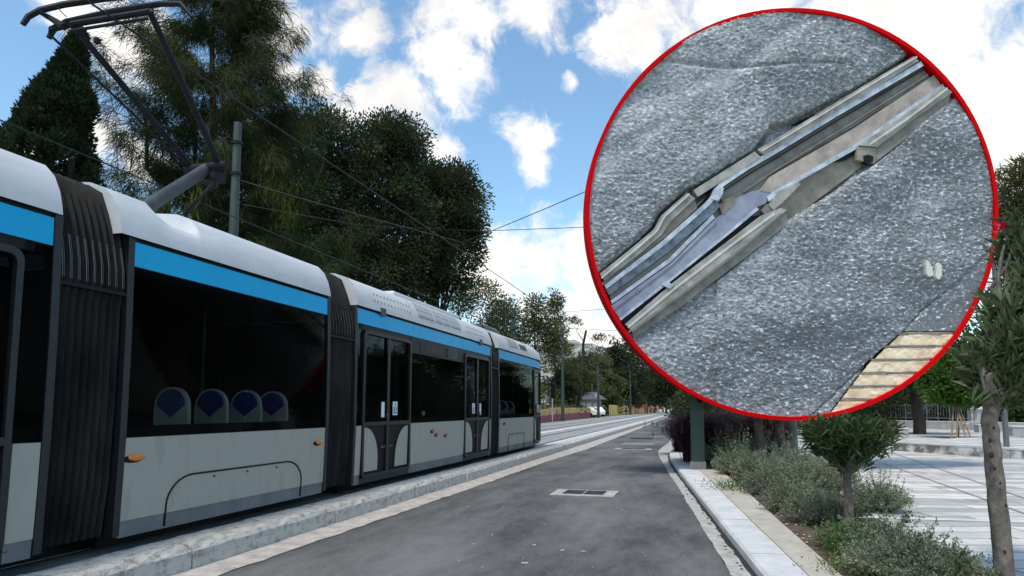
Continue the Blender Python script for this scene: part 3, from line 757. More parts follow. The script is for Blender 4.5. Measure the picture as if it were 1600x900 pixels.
for q0, q1 in ((11.35, 12.10), (12.17, 12.55), (12.62, 13.0), (13.07, 13.62)): roofquad('roof_grille', q0, q1, .025, .17, M['mesh_grille'])
for y0, n2 in ((9.6, 12), (14.0, 11)):
    for r_i, ii in enumerate((.03, .075)):
        h = MB()
        for k in range(n2):
            h.sphere(roofpt(ii, y0 + k * .125 + r_i * .06, .004), (.008, .022, .012), 6, 4)
        h.build('vent_holes', M['slab_dark'], tram)
for q in (9.85, 14.95): 
    mb = MB(); mb.b2((XS - .02, q - .08, ZR - .02), (XS + .03, q + .08, ZR + .10)); mb.build('roof_bracket', M['steel_mid'], tram)
for q in (11.1, 13.72, 9.0 + .02): roofquad('roof_joint', q, q + .012, 0.0, .4, M['slab_dark'], .003)
roofquad('roof_joint', 17.35, 17.365, 0, .4, M['slab_dark'], .003); roofquad('roof_joint', 19.55, 19.565, 0, .4, M['slab_dark'], .003)
roofquad('roof_hatch', 17.5, 18.5, .03, .16, M['concrete'], .01); roofquad('roof_grille', 18.75, 19.5, .03, .09, M['black'], .008)
# raised equipment cover over car 3 and car 4
eq = MB(); eq.b2((XC - .75, 11.3, 3.44), (XC + .72, 14.9, 3.56)); eq.build('equipment_box', M['white_roof'], tram, bevel=.04)
eq = MB(); eq.b2((XC - .7, 16.7, 3.40), (XC + .72, 18.2, 3.60)); eq.build('equipment_box', M['dark_frame'], tram, bevel=.08)
eq = MB(); eq.b2((XC - .6, 17.2, 3.60), (XC + .6, 18.3, 3.63)); eq.build('equipment_lid', M['white_roof'], tram, bevel=.01)
# transom display and vent
flat([(11.42, 2.43), (12.62, 2.43), (12.62, 2.60), (11.42, 2.60)], .006, M['black'], 'route_display', tram)
led = MB()
for k, (q, w) in enumerate(((11.75, .05), (11.86, .03), (12.0, .08), (12.12, .04), (12.22, .05), (12.36, .03), (12.48, .05))):
    for zz in (2.48, 2.51, 2.54):
        if (k + int(zz * 100)) % 3: led.b2((sideX(zz, q, .006), q - w / 2, zz - .008), (sideX(zz, q, .010), q + w / 2, zz + .008))
led.build('display_dots', M['led'], tram)
vg = flat([(12.80, 2.42), (13.38, 2.42), (13.38, 2.64), (12.80, 2.64)], .006, M['dark_frame'], 'vent_grille', tram)
sl = MB()
for k in range(7): sl.b2((sideX(2.5, 13, .006), 12.84, 2.44 + k * .028), (sideX(2.5, 13, .016), 13.34, 2.452 + k * .028))
sl.build('vent_louvre', M['steel_mid'], vg)
# nose: windscreen and bumper close the front end
ns = MB(); rws = []
for z in (.36, .8, 1.15):
    rws.append([(XC + (1.2 - .62) * k, YN1 + .25 * (1 - k * k), z) for k in np.linspace(-1, 1, 9)])
ns.rows(rws); ns.build('bumper', M['skirt'], tram, smooth=True)
ns = MB(); rws = []
for z, b_ in ((1.15, .25), (1.8, .15), (2.5, -.05)):
    rws.append([(XC + (1.2 - .62) * k, YN1 + b_ * (1 - k * k), z) for k in np.linspace(-1, 1, 9)])
ns.rows(rws); ns.build('windscreen', M['black'], tram, smooth=True)
mr_ = MB(); mr_.box((XS + .22, 22.15, 2.0), (.16, .10, .52)); mo = mr_.build('wing_mirror', M['black'], tram, bevel=.03)
MB().tube([(XS - .35, 21.9, 2.45), (XS + .05, 22.0, 2.48), (XS + .2, 22.12, 2.25)], .018).build('mirror_arm', M['black'], mo)
for z in (.62, .74, .86):
    k = MB(); k.sphere((sideX(z, 21.95, .0), 21.95, z), (.05, .06, .045), 10, 6); k.build('tail_lamp', M['orange_dull'], tram, smooth=True)
k = MB(); k.sphere((XS - .33, 21.2, 3.25), (.05, .06, .05)); k.sphere((XS - .33, 21.4, 3.2), (.04, .05, .05)); k.build('roof_camera', M['skirt'], tram)
# bogie wheels in the dark under the car
for q in (6.0, 7.2, 18.0, 19.3):
    for x_ in (-5.28, -6.72):
        w = MB(); w.prism([(q + .2 * math.cos(t), .386 + .2 * math.sin(t)) for t in np.linspace(0, 2 * PI, 25)[:-1]], 'x', x_ - .05, x_ + .05); w.build('wheel', M['steel_dark'], tram)
# pantograph
pan = MB(); B0 = Vector((XC, 5.85, 3.38)); EL = Vector((XC - .02, 7.20, 4.48)); w_ = .26
pan.tube([B0, B0.lerp(EL, .5), EL], [.085, .08, .075], 12)
pant = pan.build('pantograph', M['steel_mid'], tram, smooth=True)
p2 = MB(); p2.b2((XC - .45, 5.35, 3.30), (XC + .45, 6.1, 3.36)); p2.tube([(XC - .35, 5.8, 3.4), (XC + .35, 5.8, 3.4)], .05, 8); p2.build('pantograph_base', M['steel_dark'], pant)
p2 = MB(); p2.tube([EL + Vector((-w_ - .05, 0, .02)), EL + Vector((w_ + .05, 0, .02))], .06, 10); p2.box(EL + Vector((0, .08, -.08)), (.3, .22, .12)); p2.tube([EL + Vector((.1, .02, -.25)), EL + Vector((.1, .02, .05))], .045, 8); p2.build('knee_joint', M['steel_dark'], pant, smooth=True)
HL = at(112, 38, X=-6.52); HR = at(234, 18, X=-5.72)
p2 = MB(); p2.tube([at(300, 262, X=XC - w_), HL], [.042, .035], 10); p2.build('upper_arm', M['steel_dark'], pant, smooth=True)
p2 = MB(); p2.tube([at(345, 262, X=XC + w_ - .12), HR], [.042, .035], 10); p2.build('upper_arm', M['steel_dark'], pant, smooth=True)
zH = (HL.z + HR.z) / 2
p2 = MB(); p2.tube([at(330, 290, X=XC + .1), at(288, 336, X=XC + .05)], .022, 8); p2.build('lower_rod', M['steel_dark'], pant)
p2 = MB(); p2.tube([at(298, 268, X=XC - w_ - .05), at(210, 180, X=-6.4), at(82, 58, X=-6.7)], .014, 6); p2.build('control_rod', M['steel_dark'], pant)
p2 = MB(); p2.tube([at(152, 65, X=-6.45), at(200, 110, X=-6.35)], .004, 4); p2.box(at(152, 64, X=-6.44), (.05, .05, .06)); p2.build('damper', M['steel_dark'], pant)
p2 = MB(); p2.tube([HL, HL.lerp(HR, .5), HR], .035, 8); p2.tube([HL + Vector((0, -.02, -.09)), HR + Vector((0, -.02, -.09))], .018, 8); p2.build('head_tube', M['steel_dark'], pant, smooth=True)
def horn(pts, r, name='collector_strip'):
    k = MB(); k.tube(pts, r, 8); k.build(name, M['steel_dark'], pant, smooth=True)
horn([at(36, 38, X=-7.0), at(44, 26, X=-6.98), at(62, 16, X=-6.92), at(100, 7, X=-6.75), at(190, -6, X=-6.3), at(290, -22, X=-5.6)], [.03, .034, .036, .038, .038, .036])
horn([at(76, 60, X=-6.95), at(84, 46, X=-6.9), at(104, 34, X=-6.75), at(180, 17, X=-6.2), at(250, 6, X=-5.65), at(282, 6, X=-5.45), at(301, 27, X=-5.3)], [.028, .032, .034, .034, .034, .032, .02])
horn([at(60, 18, X=-6.9), at(78, 28, X=-6.85), at(100, 42, X=-6.6)], [.022, .03, .04], 'head_bracket')
horn([at(78, 58, X=-6.85), at(80, 46, X=-6.85), at(108, 36, X=-6.6)], [.02, .034, .05], 'head_bracket')
horn([at(88, 8, X=-6.8), at(95, 18, X=-6.7), at(104, 26, X=-6.6)], [.006, .006, .006], 'jumper_cable')

# ------------------------------------------------------------ the round close-up inset laid over the view, built as a board
DB = 14.35; PXM = DB / F0
BC = cam.location + (ray(1233, 337) * DB)      # ray() has unit forward depth
rightv = Vector((math.cos(YAW), math.sin(YAW), 0)); fwd = Vector((-math.sin(YAW) * math.cos(PIT), math.cos(YAW) * math.cos(PIT), math.sin(PIT))); upv = rightv.cross(fwd)
board = thing('inset_board', BC, 'huge round red-rimmed close-up inset, built as a board, showing a broken tram rail in rough grey asphalt', 'inset board')
RB = 319 * PXM
def W3(px, py, d): return BC + rightv * ((px - 1233) * PXM) + upv * (-(py - 337) * PXM) - fwd * d
def bdisc(r0, r1, d0, d1, name, m):
    mb = MB(); n_ = 128
    rws = []
    for r_, d_ in ((r0, d0), (r0, d1), (r1, d1), (r1, d0)):
        rws.append([BC + rightv * r_ * math.cos(2 * PI * k / n_) + upv * r_ * math.sin(2 * PI * k / n_) - fwd * d_ for k in range(n_)])
    mb.rows(rws + ([rws[0]] if r0 > 0 else []), True); return mb.build(name, m, board, smooth=True)
bdisc(RB - 6 * PXM, RB, -.40, .16, 'rim', M['red'])
bk = MB(); bk.add([BC + rightv * (RB - .02) * math.cos(t) + upv * (RB - .02) * math.sin(t) + fwd * .38 for t in np.linspace(0, 2 * PI, 97)[:-1]], [tuple(range(96))])
bk.build('backing', M['steel_dark'], board)
# asphalt relief: height field on a disc
UP = lambda pts: ([p[0] for p in pts], [p[1] for p in pts])
TOP = UP([(890, 468), (934, 430), (985, 388), (1018, 358), (1032, 334), (1071, 300), (1100, 284), (1178, 236), (1192, 214), (1205, 196), (1240, 186), (1275, 170), (1310, 150), (1345, 134), (1380, 112), (1425, 84), (1560, 4)])
BOT = UP([(890, 590), (973, 522), (1080, 462), (1133, 426), (1187, 382), (1229, 346), (1242, 338), (1312, 295), (1369, 252), (1398, 228), (1445, 186), (1482, 156), (1560, 96)])
n_g = 420; g = np.linspace(-1, 1, n_g); GX, GY = np.meshgrid(g, g)
PXs = 1233 + GX * 316; PYs = 337 + GY * 316
def vnoise(x, y, s, seed):
    r_ = np.random.default_rng(seed); T_ = r_.random((64, 64)); X_ = x * s; Y_ = y * s
    i = np.floor(X_).astype(int); j = np.floor(Y_).astype(int); fx = X_ - i; fy = Y_ - j; fx = fx * fx * (3 - 2 * fx); fy = fy * fy * (3 - 2 * fy)
    a = T_[i % 64, j % 64]; b = T_[(i + 1) % 64, j % 64]; c = T_[i % 64, (j + 1) % 64]; d = T_[(i + 1) % 64, (j + 1) % 64]
    return (a * (1 - fx) + b * fx) * (1 - fy) + (c * (1 - fx) + d * fx) * fy - .5
Hh = vnoise(PXs, PYs * 1.3, .011, 1) * .19 + vnoise(PXs, PYs, .035, 2) * .03 + vnoise(PXs, PYs * 1.7, .09, 3) * .018 + vnoise(PXs, PYs * 1.5, .31, 4) * .028 + rng.random(GX.shape) * .018
top = np.interp(PXs, *TOP); bot = np.interp(PXs, *BOT)
up_ = top - PYs; dn = PYs - bot      # distance outside the rail slot
hole = np.clip((np.minimum(-up_, -dn) + 4) / 8, 0, 1)
ed = vnoise(PXs, PYs, .03, 9) * 26
pit = np.clip(1 - (up_ + ed) / 26, 0, 1) * ((PXs > 1120)) * (up_ > -10) + np.clip(1 - (up_ + ed * .5) / 14, 0, 1) * (PXs <= 1120)
# hollow behind the upper rubber strip
holl = np.exp(-((PXs - 1265) / 95) ** 2 - ((up_ - 8) / 26) ** 2) * 1.0
ridge = np.exp(-((PYs - (95 + (PXs - 1040) * .05 + 8 * np.sin(PXs / 55))) / 3) ** 2) * (PXs < 1330) * 1.3
smooth_ = np.exp(-((PYs - (245 - (PXs - 960) * .72)) / 16) ** 2) * (PXs < 1330)
Hh = Hh * (1 - .75 * smooth_)
Hh = Hh - hole * .26 - np.clip(pit, 0, 1) * .10 - holl * .14 - ridge * .06
line = (PXs - 1350) * (393 - 571) - (PYs - 571) * (1541 - 1350)   # joint line to the lower right
side_l = PYs - (571 + (PXs - 1350) * (393 - 571) / (1541 - 1350))
Hh = Hh + np.where(np.abs(side_l) < 3, -.04, 0)
wedge = (PYs - np.maximum(571 + (PXs - 1350) * (-.932), 515) > 0) & ((PXs - 1295) * (571 - 643) - (PYs - 643) * (1350 - 1295) < 0)
wedge = (side_l > 0) & (PYs > 518) & (PYs > 643 + (PXs - 1295) * -1.31)
Hh = np.where(side_l > 0, Hh * .45, Hh)
inside = GX ** 2 + GY ** 2 <= 1.0
def m_board():
    m = bpy.data.materials.new('board_asphalt'); m.use_nodes = True
    t = m.node_tree; b = t.nodes['Principled BSDF']; b.inputs['Roughness'].default_value = .8
    tcn = t.nodes.new('ShaderNodeTexCoord'); vl = t.nodes.new('ShaderNodeMapping'); vl.inputs['Scale'].default_value = (1, 1, 1.9); vl.inputs['Rotation'].default_value = (PIT, 0, -YAW)
    t.links.new(tcn.outputs['Object'], vl.inputs['Vector'])
    def nz(s, d, r_=.6):
        n = t.nodes.new('ShaderNodeTexNoise'); n.inputs['Scale'].default_value = s; n.inputs['Detail'].default_value = d; n.inputs['Roughness'].default_value = r_; t.links.new(vl.outputs[0], n.inputs['Vector']); return n
    a = nz(.55, 4); f = nz(11, 5, .75)
    r_ = t.nodes.new('ShaderNodeValToRGB'); r_.color_ramp.elements[0].position = .30; r_.color_ramp.elements[0].color = (.15, .163, .175, 1); r_.color_ramp.elements[1].position = .72; r_.color_ramp.elements[1].color = (.48, .50, .52, 1)
    ad = t.nodes.new('ShaderNodeMath'); ad.operation = 'MULTIPLY_ADD'; t.links.new(f.outputs['Fac'], ad.inputs[0]); ad.inputs[1].default_value = 1.7
    s_ = t.nodes.new('ShaderNodeMath'); s_.operation = 'MULTIPLY_ADD'; t.links.new(a.outputs['Fac'], s_.inputs[0]); s_.inputs[1].default_value = .85; s_.inputs[2].default_value = -.86
    sx_ = t.nodes.new('ShaderNodeSeparateXYZ'); t.links.new(tcn.outputs['Object'], sx_.inputs[0])
    gx = t.nodes.new('ShaderNodeMath'); gx.operation = 'MULTIPLY_ADD'; t.links.new(sx_.outputs['X'], gx.inputs[0]); gx.inputs[1].default_value = -.022; t.links.new(s_.outputs[0], gx.inputs[2])
    gz = t.nodes.new('ShaderNodeMath'); gz.operation = 'MULTIPLY_ADD'; t.links.new(sx_.outputs['Z'], gz.inputs[0]); gz.inputs[1].default_value = .020; t.links.new(gx.outputs[0], gz.inputs[2])
    t.links.new(gz.outputs[0], ad.inputs[2]); t.links.new(ad.outputs[0], r_.inputs[0])
    vo = t.nodes.new('ShaderNodeTexNoise'); vo.inputs['Scale'].default_value = 11; vo.inputs['Detail'].default_value = 2; vo.inputs['Roughness'].default_value = .7; t.links.new(vl.outputs[0], vo.inputs['Vector'])
    rs = t.nodes.new('ShaderNodeValToRGB'); rs.color_ramp.elements[0].position = .60; rs.color_ramp.elements[1].position = .68; t.links.new(vo.outputs['Fac'], rs.inputs[0])
    mi_ = t.nodes.new('ShaderNodeMix'); mi_.data_type = 'RGBA'; t.links.new(rs.outputs[0], mi_.inputs['Factor']); t.links.new(r_.outputs[0], mi_.inputs['A']); mi_.inputs['B'].default_value = (.72, .78, .82, 1)
    t.links.new(mi_.outputs['Result'], b.inputs['Base Color'])
    bp = t.nodes.new('ShaderNodeBump'); bp.inputs['Strength'].default_value = .6; bp.inputs['Distance'].default_value = .03; t.links.new(f.outputs['Fac'], bp.inputs['Height']); t.links.new(bp.outputs[0], b.inputs['Normal'])
    return m
def field(name, mask, H_, m, d0):
    idx = -np.ones(mask.shape, int)
    cell = mask[:-1, :-1] & mask[1:, :-1] & mask[:-1, 1:] & mask[1:, 1:]
    use = np.zeros(mask.shape, bool)
    for a_, b_ in ((0, 0), (1, 0), (0, 1), (1, 1)): use[a_:n_g - 1 + a_, b_:n_g - 1 + b_] |= cell
    idx[use] = np.arange(use.sum())
    u = (PXs[use] - 1233) * PXM; v = -(PYs[use] - 337) * PXM; h_ = H_[use] + d0
    V = u[:, None] * np.array(rightv) + v[:, None] * np.array(upv) - h_[:, None] * np.array(fwd)
    ii, jj = np.nonzero(cell)
    Fq = np.stack([idx[ii, jj], idx[ii + 1, jj], idx[ii + 1, jj + 1], idx[ii, jj + 1]], 1)
    me = bpy.data.meshes.new(name); me.from_pydata(V.tolist(), [], Fq.tolist()); me.materials.append(m)
    for p in me.polygons: p.use_smooth = True
    o = bpy.data.objects.new(name, me); C.objects.link(o); o.parent = board; return o
field('asphalt_relief', inside & ~wedge, Hh, m_board(), .10)
M['sunny_slab'] = mat('sunny_slab', (.66, .48, .30), .9, col2=(.92, .76, .54), scale=3, bump=.4, bscale=12)  # warm sunlight is painted into the slab colour
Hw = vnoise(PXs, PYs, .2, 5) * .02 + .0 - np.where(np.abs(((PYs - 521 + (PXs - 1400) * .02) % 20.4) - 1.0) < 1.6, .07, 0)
field('sunlit_slabs', inside & wedge, Hw, M['sunny_slab'], .09)
# dark joints of the pale slabs
jt = MB()
for k in range(7):
    yj = 521 + k * 20.4
    x0_ = max(1295 + (643 - yj) / 1.31, 1233 - math.sqrt(max(0, 312 ** 2 - (yj - 337) ** 2))) ; x1_ = 1233 + math.sqrt(max(0, 311 ** 2 - (yj - 337) ** 2))
    if x1_ - x0_ < 10: continue
    P_ = [(x, yj + rng.normal() * .8) for x in np.linspace(x0_, x1_, 10)]
    jt.rows([[W3(x, y_ - 1.2, .105) for x, y_ in P_], [W3(x, y_ + 1.2, .105) for x, y_ in P_]])
jt.build('slab_joint', M['slab_dark'], board)
Rcl = 311
def band(name, A, B, d0, d1, m, n_=60):
    """ribbon between polylines A and B (photo px of the round picture), thick from depth d0 to d1"""
    def res(P_, n_):
        P_ = np.array(P_, float); s_ = np.r_[0, np.cumsum(np.hypot(*np.diff(P_, axis=0).T))]; t = np.linspace(0, s_[-1], n_)
        return np.stack([np.interp(t, s_, P_[:, 0]), np.interp(t, s_, P_[:, 1])], 1)
    a = res(A, n_); b = res(B, n_)
    ok = [(math.hypot(p[0] - 1233, p[1] - 337) < Rcl + 2 and math.hypot(q[0] - 1233, q[1] - 337) < Rcl + 2) for p, q in zip(a, b)]
    a = [p for p, k in zip(a, ok) if k]; b = [p for p, k in zip(b, ok) if k]
    mb = MB(); rws = [[W3(*p, d0), W3(*p, d1), W3(*q, d1), W3(*q, d0)] for p, q in zip(a, b)]
    mb.rows(rws, True); mb.add(rws[0], [(0, 1, 2, 3)]); mb.add(rws[-1], [(0, 1, 2, 3)])
    return mb.build(name, m, board)
M['b_conc'] = mat('b_conc', (.22, .21, .185), .85, col2=(.44, .43, .39), scale=3, bump=.3, bscale=10, detail=8)
M['b_conc2'] = mat('b_conc2', (.17, .16, .14), .9, col2=(.30, .285, .25), scale=4)
M['b_steel'] = mat('b_steel', (.09, .11, .15), .5, .1, col2=(.30, .35, .42), scale=5, detail=8)
M['b_lip'] = mat('b_lip', (.26, .31, .40), .45, .1, col2=(.66, .70, .75), scale=4, detail=8)
M['b_groove'] = mat('b_groove', (.13, .12, .105), .8, col2=(.26, .25, .23), scale=2, detail=8)
M['b_pink'] = mat('b_pink', (.26, .22, .195), .7, col2=(.48, .41, .36), scale=2.5, detail=8)
M['b_purple'] = mat('b_purple', (.19, .21, .29), .6, .1, col2=(.36, .38, .47), scale=2.5, detail=8)
M['b_side'] = mat('b_side', (.17, .15, .12), .9, col2=(.34, .31, .26), scale=2.5, detail=8, bump=.4, bscale=12)
EX = lambda P_: [(P_[0][0] - 60, P_[0][1] + 60 * .66)] + P_ + [(P_[-1][0] + 60, P_[-1][1] - 60 * .62)]
def ext0(P_): return [(P_[0][0] - 50, P_[0][1] + 36)] + P_
def ext1(P_): return P_ + [(P_[-1][0] + 60, P_[-1][1] - 34)]
band('slot_floor', [(880, 490), (1180, 244), (1500, 60)], [(900, 580), (1225, 352), (1520, 130)], -.20, -.06, M['b_side'])
band('slot_shade', ext0([(938, 442), (1000, 396), (1034, 368), (1060, 350), (1088, 326), (1110, 300)]), ext0([(944, 450), (1030, 384), (1106, 316), (1113, 300)]), -.08, -.02, M['steel_dark'])  # dark bands painted in for the shade down the slot gaps
band('slot_shade', ext1([(1110, 296), (1186, 244), (1350, 144), (1432, 94)]), ext1([(1118, 300), (1200, 246), (1303, 184), (1438, 104)]), -.08, -.02, M['steel_dark'])
band('slot_shade', ext1([(1300, 254), (1350, 226), (1472, 136)]), ext1([(1322, 250), (1362, 224), (1478, 144)]), -.08, .0, M['steel_dark'])
band('slot_shade', ext0([(969, 500), (1048, 436), (1141, 362), (1168, 338)]), ext0([(978, 508), (1050, 446), (1148, 371), (1190, 336)]), -.08, .0, M['steel_dark'])
band('edge_strip', ext0([(934, 430), (985, 389), (1022, 358), (1033, 337), (1071, 303)]), ext0([(940, 442), (996, 399), (1032, 368), (1045, 348), (1084, 312)]), -.08, .13, M['b_conc'])
band('edge_strip_face', ext0([(940, 442), (996, 399), (1032, 368), (1045, 348), (1084, 312)]), ext0([(942, 446), (1000, 402), (1036, 373), (1060, 352), (1088, 326)]), -.08, .06, M['b_side'])
band('edge_strip', [(1081, 299), (1176, 239)], [(1088, 309), (1186, 248)], -.08, .12, M['b_conc'])
band('edge_strip', ext1([(1180, 236), (1200, 225), (1345, 137), (1425, 90)]), ext1([(1192, 246), (1206, 237), (1350, 149), (1432, 98)]), -.08, .13, M['b_conc'])
band('rail_lip', ext0([(942, 447), (1030, 380), (1107, 312), (1114, 294), (1164, 259), (1200, 239), (1300, 178), (1434, 99)]) + [(1500, 61)], ext0([(945, 453), (1034, 386), (1111, 318), (1119, 299), (1168, 266), (1203, 246), (1303, 185), (1438, 106)]) + [(1504, 68)], -.10, .11, M['b_lip'])
band('rail_flank', ext0([(945, 453), (1034, 386), (1109, 318), (1116, 312)]), ext0([(951, 462), (1040, 397), (1118, 330), (1124, 322)]), -.10, .04, M['b_steel'])
band('groove', ext0([(950, 463), (1040, 398), (1118, 331)]), ext0([(952, 473), (1045, 405), (1116, 338)]), -.10, -.02, M['b_groove'])
band('groove', ext1([(1119, 301), (1168, 268), (1203, 248), (1303, 187), (1440, 106)]), ext1([(1140, 330), (1190, 296), (1206, 272), (1330, 200), (1452, 122)]), -.10, .0, M['b_groove'])
band('rail_edge', ext0([(951, 472), (1045, 404), (1112, 336)]), ext0([(953, 477), (1048, 409), (1116, 341)]), -.10, .05, M['b_lip'])
band('rail_foot', ext0([(954, 478), (1049, 410), (1117, 342), (1135, 330), (1146, 312), (1172, 300), (1190, 296)]), ext0([(968, 500), (1048, 438), (1141, 363), (1170, 336), (1182, 324), (1196, 318), (1204, 303)]), -.10, .04, M['b_purple'])
band('rust_band', ext1([(1186, 298), (1200, 278), (1330, 203), (1455, 120)]), ext1([(1206, 303), (1230, 287), (1345, 222), (1466, 140)]), -.10, .05, M['b_pink'])
band('rail_edge', ext1([(1196, 309), (1206, 300), (1230, 287), (1345, 220), (1468, 134)]), ext1([(1200, 316), (1212, 305), (1233, 292), (1350, 226), (1470, 139)]), -.10, .07, M['b_lip'])
band('rail_edge', ext0([(966, 499), (1046, 436), (1139, 361), (1180, 325)]), ext0([(968, 502), (1048, 439), (1141, 364), (1184, 328)]), -.10, .07, M['b_lip'])
band('edge_strip', ext0([(976, 507), (1048, 444), (1147, 369), (1187, 338), (1215, 327)]), ext0([(986, 519), (1056, 468), (1156, 392), (1225, 330)]), -.10, .15, M['b_conc'])
band('edge_strip_face', ext0([(986, 519), (1056, 468), (1156, 392), (1225, 330)]), ext0([(990, 528), (1064, 478), (1164, 402), (1229, 350)]), -.10, .09, M['b_conc2'])
band('broken_piece', [(1198, 322), (1214, 300), (1244, 286)], [(1206, 330), (1222, 316), (1248, 290)], -.08, .10, M['b_conc'])
band('edge_strip', ext1([(1337, 230), (1400, 188), (1472, 135)]), ext1([(1364, 233), (1422, 190), (1481, 148)]), -.10, .15, M['b_conc'])
band('edge_strip_face', ext1([(1364, 233), (1422, 190), (1481, 148)]), ext1([(1363, 256), (1420, 212), (1478, 164)]), -.10, .09, M['b_conc2'])
band('block_end', [(1336, 231), (1364, 234)], [(1334, 252), (1362, 258)], -.10, .12, M['b_side'], 8)
band('leaf_scrap', [(1452, 416), (1455, 412), (1459, 416)], [(1450, 434), (1455, 439), (1460, 432)], .05, .26, M['shell'], 6)
band('leaf_scrap', [(1435, 408), (1439, 410), (1445, 420)], [(1436, 430), (1440, 434), (1447, 432)], .05, .26, M['shell'], 6)
band('clip', [(1036, 440), (1050, 446)], [(1032, 446), (1044, 452)], .05, .17, M['b_lip'], 4)
M['b_ridge'] = mat('b_ridge', (.50, .48, .43), .8, col2=(.68, .66, .60), scale=3, detail=8)
for A_, w_r, mm in (([(940, 432), (988, 392), (1024, 361), (1036, 338), (1074, 304)], 3.2, 'b_ridge'), ([(982, 507), (1052, 449), (1150, 374), (1205, 334)], 4.2, 'b_ridge'), ([(986, 514), (1058, 462), (1156, 387), (1216, 334)], 1.6, 'b_conc2'),
                    ([(1186, 238), (1260, 193), (1345, 141), (1428, 91)], 2.2, 'b_ridge'), ([(1352, 228), (1412, 187), (1474, 140)], 3.0, 'b_ridge'), ([(1358, 232), (1416, 190), (1478, 144)], 1.3, 'b_conc2'),
                    ([(960, 482), (1050, 414), (1118, 348)], 1.4, 'slab_dark'), ([(1126, 300), (1170, 271), (1204, 251), (1304, 190), (1440, 109)], 1.6, 'steel_dark'), ([(1160, 300), (1206, 268), (1320, 198), (1448, 117)], 1.6, 'b_conc2')):
    fx = ext0(A_) if A_[0][0] < 1000 else (ext1(A_) if A_[-1][0] > 1400 else A_)
    band('strip_ridge', fx, [(x + .6, y_ + w_r) for x, y_ in fx], .0, .162 if mm in ('b_ridge', 'b_conc2') and A_[0][0] not in (1160,) else .056, M[mm])
band('rail_burr', [(1108, 312), (1116, 300), (1120, 290)], [(1120, 316), (1126, 306), (1128, 296)], .0, .125, M['b_lip'], 8)
band('rust_hole', [(1122, 322), (1132, 312), (1146, 306)], [(1128, 336), (1140, 326), (1148, 316)], .0, .05, M['b_side'], 10)
band('rust_hole', [(1188, 330), (1196, 320), (1206, 318)], [(1196, 340), (1206, 330), (1214, 322)], .0, .08, M['slab_dark'], 8)
band('drain_hole', [(1344, 246), (1352, 244), (1360, 247)], [(1345, 256), (1352, 258), (1359, 255)], .0, .128, M['steel_dark'], 8)
# steel ties from the board to the two posts behind
br = MB()
for z_ in (1.6, 3.2, 5.0, 7.0):
    p = Vector((0, 15.5, z_)); dpt = (p - BC).dot(fwd) ; q = p - fwd * (dpt - .36)
    br.tube([p, q], .05, 8)
for z_ in (1.5, 4.2):
    p = Vector((2.36, 18.9, z_)); dpt = (p - BC).dot(fwd); q = p - fwd * (dpt - .36); br.tube([p, q], .045, 8)
br.build('mounting_tie', M['steel_dark'], board)

# ------------------------------------------------------------ posts and wires
def catenary_post(x, y, h, r, m, label, box=False, z0=.14, group='catenary posts along the tram line'):
    t = thing('catenary_post', (x, y, z0), label, 'tram pole', group)
    mb = MB()
    if box: mb.box((x, y, z0 + h / 2), (r * 2, r * 1.7, h))
    else: mb.tube([(x, y, z0), (x, y, z0 + h)], [r, r * .62], 12)
    mb.build('shaft', m, t, smooth=not box, bevel=.02 if box else 0)
    k = MB()
    if box: k.box((x, y, z0 + .09), (r * 2.25, r * 1.95, .18))
    else: k.tube([(x, y, z0), (x, y, z0 + .35)], [r * 1.25, r * 1.25], 12)
    k.build('foot', M['slab_dark'] if box else m, t, smooth=not box)
    for q in (h - .6, h - 1.5):
        k = MB()
        if box: k.box((x, y, z0 + q), (r * 2.3, r * 2.0, .06))
        else: k.tube([(x, y, z0 + q - .04), (x, y, z0 + q + .04)], r * .95, 10)
        k.build('clamp_band', M['steel_dark'], t)
    return t
catenary_post(-.02, 15.5, 8.6, .145, M['green_post'], 'dark green square post with a dirty foot, rising behind the round board', True, .10)
P1 = at(368, 285, X=-12.4)
catenary_post(P1.x, P1.y, 9.35, .17, M['grey_green_post'], 'grey-green post standing behind the tram beside the pantograph elbow')
catenary_post(-12.9, 48, 8.5, .16, M['grey_green_post'], 'grey-green post rising over the roof of the tram\'s front car')
catenary_post(-12.9, 67, 9.1, .18, M['grey_green_post'], 'dark post just right of the tram\'s nose, its foot behind the clipped hedge')
catenary_post(-13.0, 93, 8.7, .19, M['grey_green_post'], 'post where the pink and the yellow mesh barriers meet')
catenary_post(-12.6, 135, 8.5, .17, M['grey_green_post'], 'post behind the orange mesh barrier among the far pedestrians')
catenary_post(-13.4, 205, 8.5, .17, M['grey_green_post'], 'small far post in front of the cream apartment block')
catenary_post(-12.2, 175, 8.5, .15, M['grey_green_post'], 'small far post left of the cream apartment block')
def wire(pts, label, group, r=.012, sag=0):
    P_ = []
    for a, b in zip(pts[:-1], pts[1:]):
        a = Vector(a); b = Vector(b)
        for i in range(12): 
            t = i / 12; p = a.lerp(b, t); p.z -= sag * 4 * t * (1 - t); P_.append(p)
    P_.append(Vector(pts[-1]))
    k = MB(); k.tube(P_, r, 5); return tag(k.build('overhead_wire', M['wire'], smooth=True), label, 'cable', group)
wire([(-6.05, 1.5, 5.66), (-6.0, 16.5, 5.62), (-6.1, 40, 5.62), (-6.5, 90, 5.62), (-8, 200, 5.6)], 'contact wire over the near track, passing above the raised pantograph', 'overhead wires of the tramway', .012)
wire([(-9.35, 3, 5.45), (-9.3, 17, 5.42), (-9.4, 48, 5.45), (-10, 120, 5.5)], 'contact wire over the far track, passing low behind the pantograph arm', 'overhead wires of the tramway', .012)
wire([P1 + Vector((0, 0, .1)), Vector((-6.1, 17.4, 5.95)), Vector((-.02, 15.5, 7.35))], 'span wire from the post by the pantograph to the green post behind the round board', 'overhead wires of the tramway', .011, .04)
a_ = at(752, 360, X=-5.8); 
